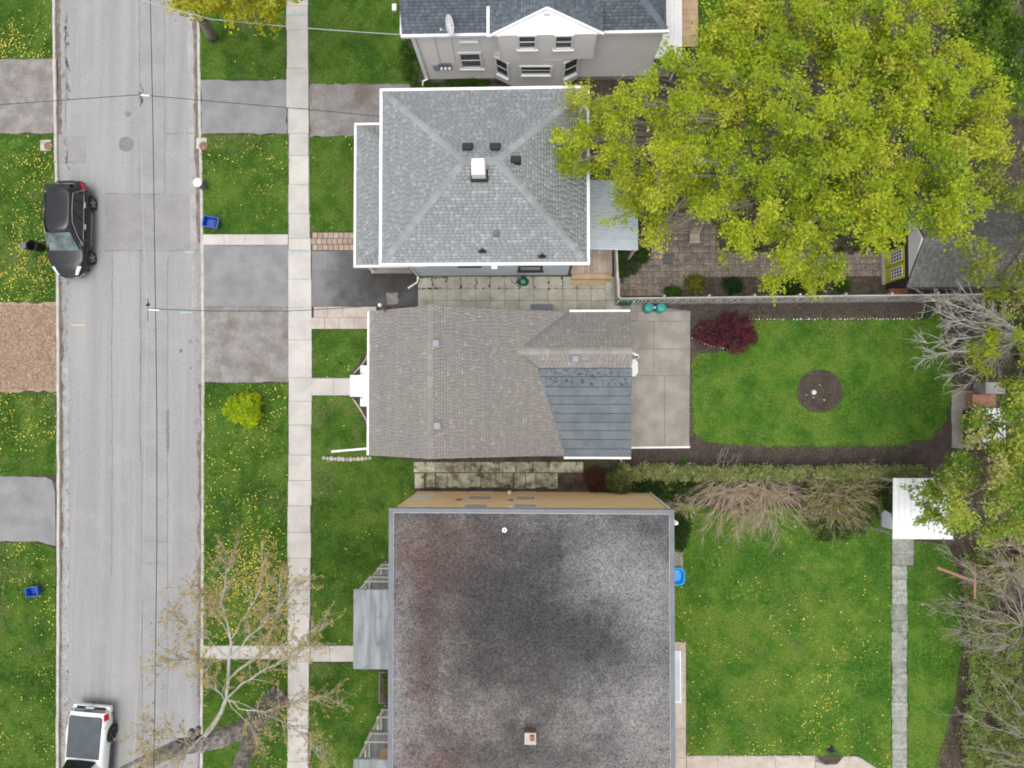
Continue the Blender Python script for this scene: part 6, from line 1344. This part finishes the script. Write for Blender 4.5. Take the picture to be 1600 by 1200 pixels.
V, C = leaves(np.array([tuple(p) for p in lp]), .17, 9, .07, [(.54,.38,.15), (.57,.44,.17), (.54,.46,.15), (.46,.33,.16)], [3, 3, 3, 2], .8, .8); leafmesh('buds', V, C, bt)
# shrubs
def shrub(name, label, u, v, ru, rv, h, n, pal, wts, size=.09, ln=36, rad=.3, cat='shrub', stem=None, base=None, z0=.15, flat=.7):
    b = P(u, v, 0); t = thing(name, label, cat, b); a = RNG.uniform(0, 6.283, n); r = np.sqrt(RNG.uniform(0, 1, n)); jag = 1+.16*np.sin(a*3+u)+.1*np.sin(a*7)
    z = z0+(h-z0)*np.sqrt(np.clip(1-r*r, 0, 1))*RNG.uniform(.4, 1, n); pts = np.array([tuple(P(u+ru*rr*math.cos(aa)*j_, v+rv*rr*math.sin(aa)*j_, zz)) for aa, rr, zz, j_ in zip(a, r, z, jag)])
    m = MB()
    for q in pts[::2]: m.tube(bez(b+Vector((random.uniform(-.1, .1), random.uniform(-.1, .1), 0)), q, jv(.12), 4), [.022, .015, .01, .004], 4, False)
    m.build('stems', stem or mBark, t); V, C = leaves(pts, rad, ln, size, pal, wts, flat); leafmesh('foliage', V, C, t); return t
shrub('lime_shrub', 'round lime green shrub on the middle verge', 382, 640, 26, 23, 1.0, 170, [(.48,.57,.02), (.40,.52,.02), (.29,.43,.018)], [3, 3, 2], .10, 36, .28)
shrub('red_maple_shrub', 'low spreading maple with deep red leaves in the mulch bed', 1136, 521, 46, 26, .9, 150, [(.14,.03,.048), (.19,.045,.065), (.09,.02,.032), (.23,.08,.09)], [3, 3, 2, 1], .09, 36, .36)
shrub('russet_shrub', 'russet brown shrub at the end of the mossy side path', 933, 748, 19, 17, .9, 120, [(.13,.055,.035), (.09,.045,.03), (.17,.08,.05)], [3, 3, 2], .07, 36, .25)
shrub('ivy_clump', 'pale green ivy clump climbing the tan wall corner', 966, 752, 20, 19, 1.5, 120, [(.16,.21,.06), (.24,.27,.09), (.10,.15,.04)], [3, 2, 3], .09, 36, .3)
DG = [(.05,.12,.015), (.08,.17,.02), (.035,.085,.012)]
for u, v, r, lb in ((969, 402, 8, 'small bright shrub in the corner of the board fence'), (1003, 400, 10, 'rounded bright green shrub beside the lean-to'), (969, 423, 8, 'small shrub close to the return fence on the brick path'), (985, 418, 11, 'grey green spreading plant between the small garden shrubs')):
    shrub('garden_shrub', lb, u, v, r, r, .6, 34, DG if r != 11 else [(.10,.13,.06), (.07,.1,.04)], [2, 2, 1] if r != 11 else [1, 1], .08, 36, .2, group if 0 else 'shrub')
for u, v, r, pal, lb in ((1052, 457, 9, DG, 'low green plant at the west end of the fence border'), (1085, 445, 15, [(.09,.15,.02), (.16,.2,.03), (.28,.24,.03)], 'yellow flecked green shrub in the fence border'), (1147, 447, 13, [(.025,.06,.012), (.04,.09,.015)], 'dark rounded evergreen shrub in the fence border'), (1238, 451, 18, [(.03,.06,.014), (.05,.1,.02)], 'dark shrub beneath the maple boughs by the picket fence'), (1265, 448, 16, [(.11,.24,.015), (.08,.19,.015)], 'bright green shrub beneath the maple boughs by the picket fence'), (1318, 446, 9, DG, 'small green plant between fence and shed')):
    shrub('border_shrub', lb, u, v, r, r*.85, .7, 45, pal, [1]*len(pal), .09, 36, .24)
# ground cover patches of the north house
for u, v, ru, rv, lb in ((640, 85, 14, 50, 'rank green weeds growing beside the beige house corner'), (668, 140, 24, 6, 'weeds under the downspout of the beige house'), (730, 128, 40, 4, 'weeds at the foot of the beige house wall')):
    shrub('weed_patch', lb, u, v, ru, rv, .3, 90, [(.06,.14,.015), (.09,.18,.02), (.04,.1,.01)], [2, 2, 2], .09, 27, .22, 'weeds')
shrub('planter_plants', 'yellow green plants filling the timber planter', 607, 1070, 8, 22, .7, 60, [(.12,.17,.02), (.2,.22,.03), (.06,.1,.02)], [2, 2, 2], .08, 27, .2, 'plant', z0=.35)
shrub('corner_plant', 'dark green climbing plant at the apartment garden corner', 1064, 830, 12, 24, 1.2, 100, [(.035,.08,.015), (.055,.11,.02)], [1, 1], .09, 36, .28)
t = thing('mulch_bed_sprout', 'single bright green sprout in the mulch bed beside the hedge', 'plant', P(1070, 719, 0)); V, C = leaves(np.array([tuple(P(1070, 719, .12))]*4), .16, 18, .09, [(.12,.26,.02)], [1]); leafmesh('foliage', V, C, t)
t = thing('bed_sprout', 'green sprouts beside the pale stones of the round bed', 'plant', P(1285, 609, .04)); V, C = leaves(np.array([tuple(P(1280, 606, .1)), tuple(P(1292, 608, .1)), tuple(P(1294, 612, .1))]), .14, 18, .07, [(.14,.26,.03), (.2,.24,.05)], [1, 1]); leafmesh('foliage', V, C, t)
# hedge
hg = thing('clipped_hedge', 'long narrow pale green hedge separating the two rear gardens', 'hedge', P(1180, 738, 0)); N_ = 620
u = RNG.uniform(968, 1440, N_); wv = np.interp(u, [968, 1000, 1100, 1440], [16, 11, 9, 9]); v = 739+RNG.uniform(-1, 1, N_)*wv; z = 1.15-np.abs(RNG.normal(0, .25, N_))-.25*(np.abs(v-739)/wv)**2
pts = np.array([tuple(P(a, b, max(c_, .15))) for a, b, c_ in zip(u, v, z)]); V, C = leaves(pts, .28, 45, .085, [(.33,.38,.13), (.44,.46,.21), (.22,.29,.08), (.48,.44,.24)], [3, 2, 2.5, 1], .8); leafmesh('foliage', V, C, hg)
m = MB()
for q in pts[::4]: m.tube([(q[0]+random.uniform(-.1, .1), q[1], 0), tuple(q)], [.03, .008], 4, False)
m.build('stems', mBark, hg)
# undergrowth south of the hedge
def cover(name, label, poly, n, z0, z1, pal, wts, size=.1, ln=27, rad=.3, seed=3, ns=.0):
    uu = np.array(poly, float); u0, v0 = uu.min(0); u1, v1 = uu.max(0); u = RNG.uniform(u0, u1, n*5); v = RNG.uniform(v0, v1, n*5); k = inpoly(u, v, poly)
    if ns: k &= fnoise(u, v, 1/20., seed) > ns
    u, v = u[k][:n], v[k][:n]; pts = np.array([tuple(P(a, b, random.uniform(z0, z1))) for a, b in zip(u, v)]); V, C = leaves(pts, rad, ln, size, pal, wts, .8)
    o = npmesh(name, V, np.arange(len(V)).reshape(-1, 4), mLeaf, None, C, kind='stuff'); return tag(o, label, 'undergrowth')
cover('undergrowth', 'dark green undergrowth in the strip below the hedge', [(985, 748), (1130, 748), (1100, 775), (1060, 770), (1050, 790), (1000, 768)], 260, .05, .4, [(.03,.07,.014), (.055,.11,.02), (.08,.13,.03)], [2, 2, 1])
cover('undergrowth', 'green undergrowth around the tangled canes by the shelter', [(1255, 752), (1395, 752), (1390, 800), (1340, 835), (1280, 848), (1262, 810)], 420, .05, .5, [(.10,.17,.04), (.16,.23,.06), (.07,.12,.03), (.2,.18,.1)], [2, 2, 2, 1])
cover('undergrowth', 'mixed green thicket undergrowth beyond the stepping path', [(1505, 860), (1660, 830), (1660, 1270), (1530, 1270), (1500, 1150), (1515, 1080), (1510, 980)], 2000, .1, 1.4, [(.28,.37,.10), (.37,.44,.13), (.18,.29,.06), (.32,.28,.18), (.46,.46,.11)], [3, 2, 3, 1.2, .7], .09, 27, .4, 5, .22)
cover('undergrowth', 'dark ground plants beneath the great maple', [(1130, 300), (1480, 120), (1480, 330), (1380, 392), (1130, 392)], 420, .05, .4, [(.03,.065,.012), (.05,.09,.018)], [1, 1], .1, 27, .3, 6, .35)
cover('undergrowth', 'dark ground plants under the trees by the shed path', [(1500, 460), (1660, 440), (1660, 620), (1560, 610), (1500, 570)], 240, .05, .6, [(.05,.09,.018), (.09,.13,.03)], [1, 1], .1, 27, .3, 7, .3)
# bare canes and trees
def canes(name, label, u, v, n, L_, zt, mat, dirs=(0, 360), cat='shrub', r=.014, spread=.55, kids=4, droop=.35, z0=.0, leaf=0):
    b = P(u, v, 0); t = thing(name, label, cat, b); m = MB(); lpt = []
    for i in range(n):
        a = R_(random.uniform(*dirs)); st = b+Vector((random.uniform(-spread, spread), random.uniform(-spread, spread), z0)); l = L_*random.uniform(.5, 1.1); e = st+Vector((math.cos(a)*l, math.sin(a)*l, zt*random.uniform(.5, 1.1))); p = [q_+jv(.035) for q_ in bez(st, e, Vector((0, 0, droop*l))+jv(.32), 7)]; m.tube(p, list(np.linspace(r, r*.35, 7)), 4, False)
        for k in range(kids):
            s0 = p[random.choice([2, 3, 4, 5])]; d = (p[-1]-p[2]).normalized()+jv(.7); q = bez(s0, s0+d.normalized()*l*random.uniform(.2, .45), jv(.1), 4); m.tube(q, [r*.6, r*.5, r*.4, r*.2], 3, False)
            for h in range(2): e2 = q[2]+((q[3]-q[1]).normalized()+jv(.9)).normalized()*l*.15; m.tube([q[1], e2], [r*.4, r*.2], 3, False)
            lpt.append(q[-1])
    m.build('canes', mat, t)
    if leaf: V, C = leaves(np.array([tuple(p) for p in lpt]), .18, 9, .08, [(.2,.22,.05), (.28,.26,.09)], [1, 1]); leafmesh('foliage', V, C, t)
    return t
canes('cane_bush', 'straw coloured bare canes arching from the hedge over the rear lawn', 1140, 752, 60, 2.7, 1.0, mTwigB, (195, 345))
canes('cane_bush', 'second straw coloured cane clump arching beside the first along the hedge', 1192, 748, 70, 2.8, 1.0, mTwigB, (195, 345))
canes('cane_bush', 'tangled brown bare cane clump close to the shelter', 1300, 762, 90, 1.9, 1.1, mTwigB, (150, 390), leaf=1)
canes('cane_bush', 'short reddish bare twigs at the apartment garden corner', 1060, 782, 30, .9, .4, mTwigB, (150, 330))
canes('cane_bush', 'upright thin twigs rising from the hedge into the mulch bed', 1130, 735, 10, 1.1, 1.2, mTwig, (60, 130))
def bare(name, label, base, targets, mat, r=.1, bz=2.6, kids=12, L_=1.2):
    b = P(*base, 0); t = thing(name, label, 'tree', b); m = MB(); fk = P(base[0]+(base[0]-840)*.03, base[1]+(base[1]-627)*.03, bz*.5); m.tube([b-Vector((0, 0, .1)), fk], [r*1.3, r], 8)
    for (u, v, z) in targets:
        e = P(u, v, z); p = [q_+jv(.07) for q_ in bez(fk, e, Vector((0, 0, .7))+jv(.7), 9)]; m.tube(p, list(np.linspace(r*.34, .010, 9)), 6, False)
        for i in range(2, 9):
            for k in range(kids//3):
                d = (p[i]-p[i-2]).normalized()+jv(.75); d.z *= .6; l = L_*random.uniform(.4, 1.1); q = bez(p[i], p[i]+d.normalized()*l, jv(.2), 5); m.tube(q, [.013, .011, .009, .007, .003], 4, False)
                for h in range(4): s0 = q[random.choice([1, 2, 3])]; e2 = s0+((q[4]-q[1]).normalized()+jv(.8)).normalized()*l*random.uniform(.2, .5); m.tube([s0, (s0+e2)/2+jv(.05), e2], [.009, .007, .003], 3, False)
    m.build('branches', mat, t); return t
bare('bare_tree', 'pale leafless tree sweeping its branches over the rear lawn edge', (1575, 525), [(1460, 468, 4.4), (1450, 535, 4.2), (1485, 505, 4.6), (1445, 560, 3.8), (1510, 462, 4.6), (1510, 600, 3.6), (1490, 585, 3.4), (1530, 475, 4.8), (1470, 490, 4.2), (1465, 550, 4.0)], mTwigP, .16)
bare('bare_tree', 'grey leafless tree spreading over the dropped planks', (1575, 965), [(1490, 870, 2.6), (1480, 940, 2.4), (1465, 955, 2.2), (1520, 905, 2.8), (1500, 985, 2.4), (1560, 880, 3), (1600, 920, 3), (1515, 1010, 2.2)], mTwig, .10)
bare('bare_tree', 'thin leafless tree at the south end of the thicket', (1610, 1150), [(1500, 1118, 2.2), (1530, 1100, 2.6), (1560, 1060, 3), (1540, 1170, 2.2), (1575, 1190, 2.2), (1600, 1080, 3)], mTwig, .09, kids=6)
bare('bare_tree', 'brown leafless shrub tree between the leafy tree and the thicket', (1590, 870), [(1550, 850, 2.4), (1570, 900, 2.4), (1600, 840, 2.6), (1545, 885, 2)], mTwigB, .08)
bare('bare_tree', 'grey leafless tree rising behind the great maple', (1640, 110), [(1560, 60, 5), (1580, 100, 5.5), (1590, 40, 5), (1575, 150, 5), (1600, 170, 5)], mTwig, .12)
